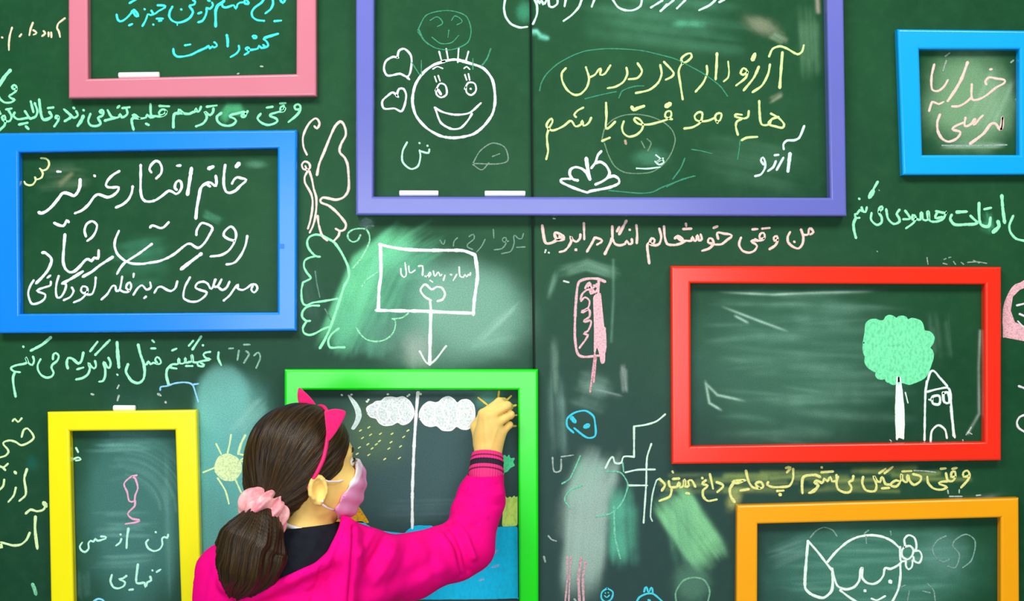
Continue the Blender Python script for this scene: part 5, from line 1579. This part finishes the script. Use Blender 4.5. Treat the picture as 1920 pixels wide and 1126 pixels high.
def cuff(a, b, r0, r1, name='cuff'):
    a, b = np.array(a), np.array(b)
    ax = b - a; ln = np.linalg.norm(ax); ax /= ln
    e = np.cross(ax, [0, 1.0, 0]); e /= np.linalg.norm(e); g = np.cross(ax, e)
    prof = [0, 0.06, 0.14, 0.20, 0.28, 0.36, 0.42, 0.50, 0.58, 0.62, 0.70, 0.76, 0.82, 0.88, 0.94, 1.0]
    m_ = [0, 0, 2, 0, 0, 1, 1, 1, 1, 0, 0, 2, 0, 0, 0]
    n = 144
    v = []; f = []; fm = []
    prof = [-0.4] + prof; m_ = [0] + m_
    for j, t in enumerate(prof):
        rr = r0 + (r1 - r0) * t + 0.0016 * math.sin(math.pi * t) + (0.0011 if m_[min(j, 15)] == 0 else -0.0002)
        for i in range(n):
            w = 2 * math.pi * i / n
            r = rr + 0.0006 * math.cos(w * 36)
            v.append(a + ax * ln * t + (e * math.cos(w) + g * math.sin(w)) * r)
    for t, k in ((1.0, -0.003), (0.7, -0.005)):
        for i in range(n):
            w = 2 * math.pi * i / n
            v.append(a + ax * ln * t + (e * math.cos(w) + g * math.sin(w)) * (r1 + k))
    R = len(prof) + 2
    for j in range(R - 1):
        for i in range(n):
            i2 = (i + 1) % n
            f.append((j * n + i, j * n + i2, (j + 1) * n + i2, (j + 1) * n + i)); fm.append(m_[j] if j < 16 else 0)
    return mesh(name, v, f, cuff_m, parent=jacket, smooth=True, fmat=fm)


cuff(pv(911.5, 891, 0.066), pv(914, 851, 0.050), 0.0305, 0.0268)['label'] = 'ribbed pink cuff with dark stripes'
cuff(WR_L + (EL_L - WR_L) * 0.16, WR_L + (EL_L - WR_L) * -0.08, 0.031, 0.026)
v, f = uvsphere(pv(682, 1017, 0.374), 0.0042, (np.array([0, -1.0, 0]), np.array([1.0, 0, 0]), np.array([0, 0, 1.0])), semi=(0.5, 1, 0.7))
mesh('snap_button', v, f, mat('button', lin(250, 210, 226), 0.35), parent=jacket, smooth=True)

# trousers and shoes (below the picture)
tr_m = mat('denim', lin(44, 56, 92), 0.85)
L(tr_m, mix(tr_m, noise(tr_m, 140, 3), lin(36, 46, 80), lin(58, 70, 108)), bsdf(tr_m).inputs['Base Color'])
pf = Field([HIPX - 0.22, -0.5, 0.05], [HIPX + 0.22, -0.2, 0.74], 0.0045)
pf.cone((HIPX, -0.33, 0.70), (HIPX, -0.33, 0.64), 0.096, 0.100, 0.03)
for s in (-1, 1):
    pf.chain([((HIPX + s * 0.055, -0.33, 0.63), 0.084), ((HIPX + s * 0.068, -0.325, 0.35), 0.058), ((HIPX + s * 0.072, -0.343, 0.10), 0.047)], 0.015)
v, q = pf.mesh(); v = relax(v, q, 2, 0.4)
mesh('trousers', v, q, tr_m, parent=girl, smooth=True)
shoe_m = mat('shoe_canvas', lin(230, 230, 228), 0.7)
sole_m = mat('shoe_sole', lin(60, 60, 64), 0.8)
for s in (-1, 1):
    cx = HIPX + s * 0.074
    sf = Field([cx - 0.07, -0.46, -0.002], [cx + 0.07, -0.19, 0.13], 0.0035)
    sf.chain([((cx, -0.385, 0.040), 0.036), ((cx, -0.32, 0.040), 0.034), ((cx + s * 0.004, -0.25, 0.030), 0.029)], 0.015)
    sf.cone((cx, -0.365, 0.05), (cx, -0.36, 0.085), 0.036, 0.036, 0.012)
    x, y, z = sf.full()
    sf.d = np.maximum(sf.d, np.broadcast_to((0.0005 - z).astype(np.float32), sf.d.shape))
    v, q = sf.mesh(); v = relax(v, q, 1, 0.4); v[:, 2] = np.maximum(v[:, 2], 0.0)
    cz = v[q].mean(1)[:, 2]
    mesh('shoe', v, q, [shoe_m, sole_m], parent=girl, smooth=True, fmat=(cz < 0.016).astype(np.int32))
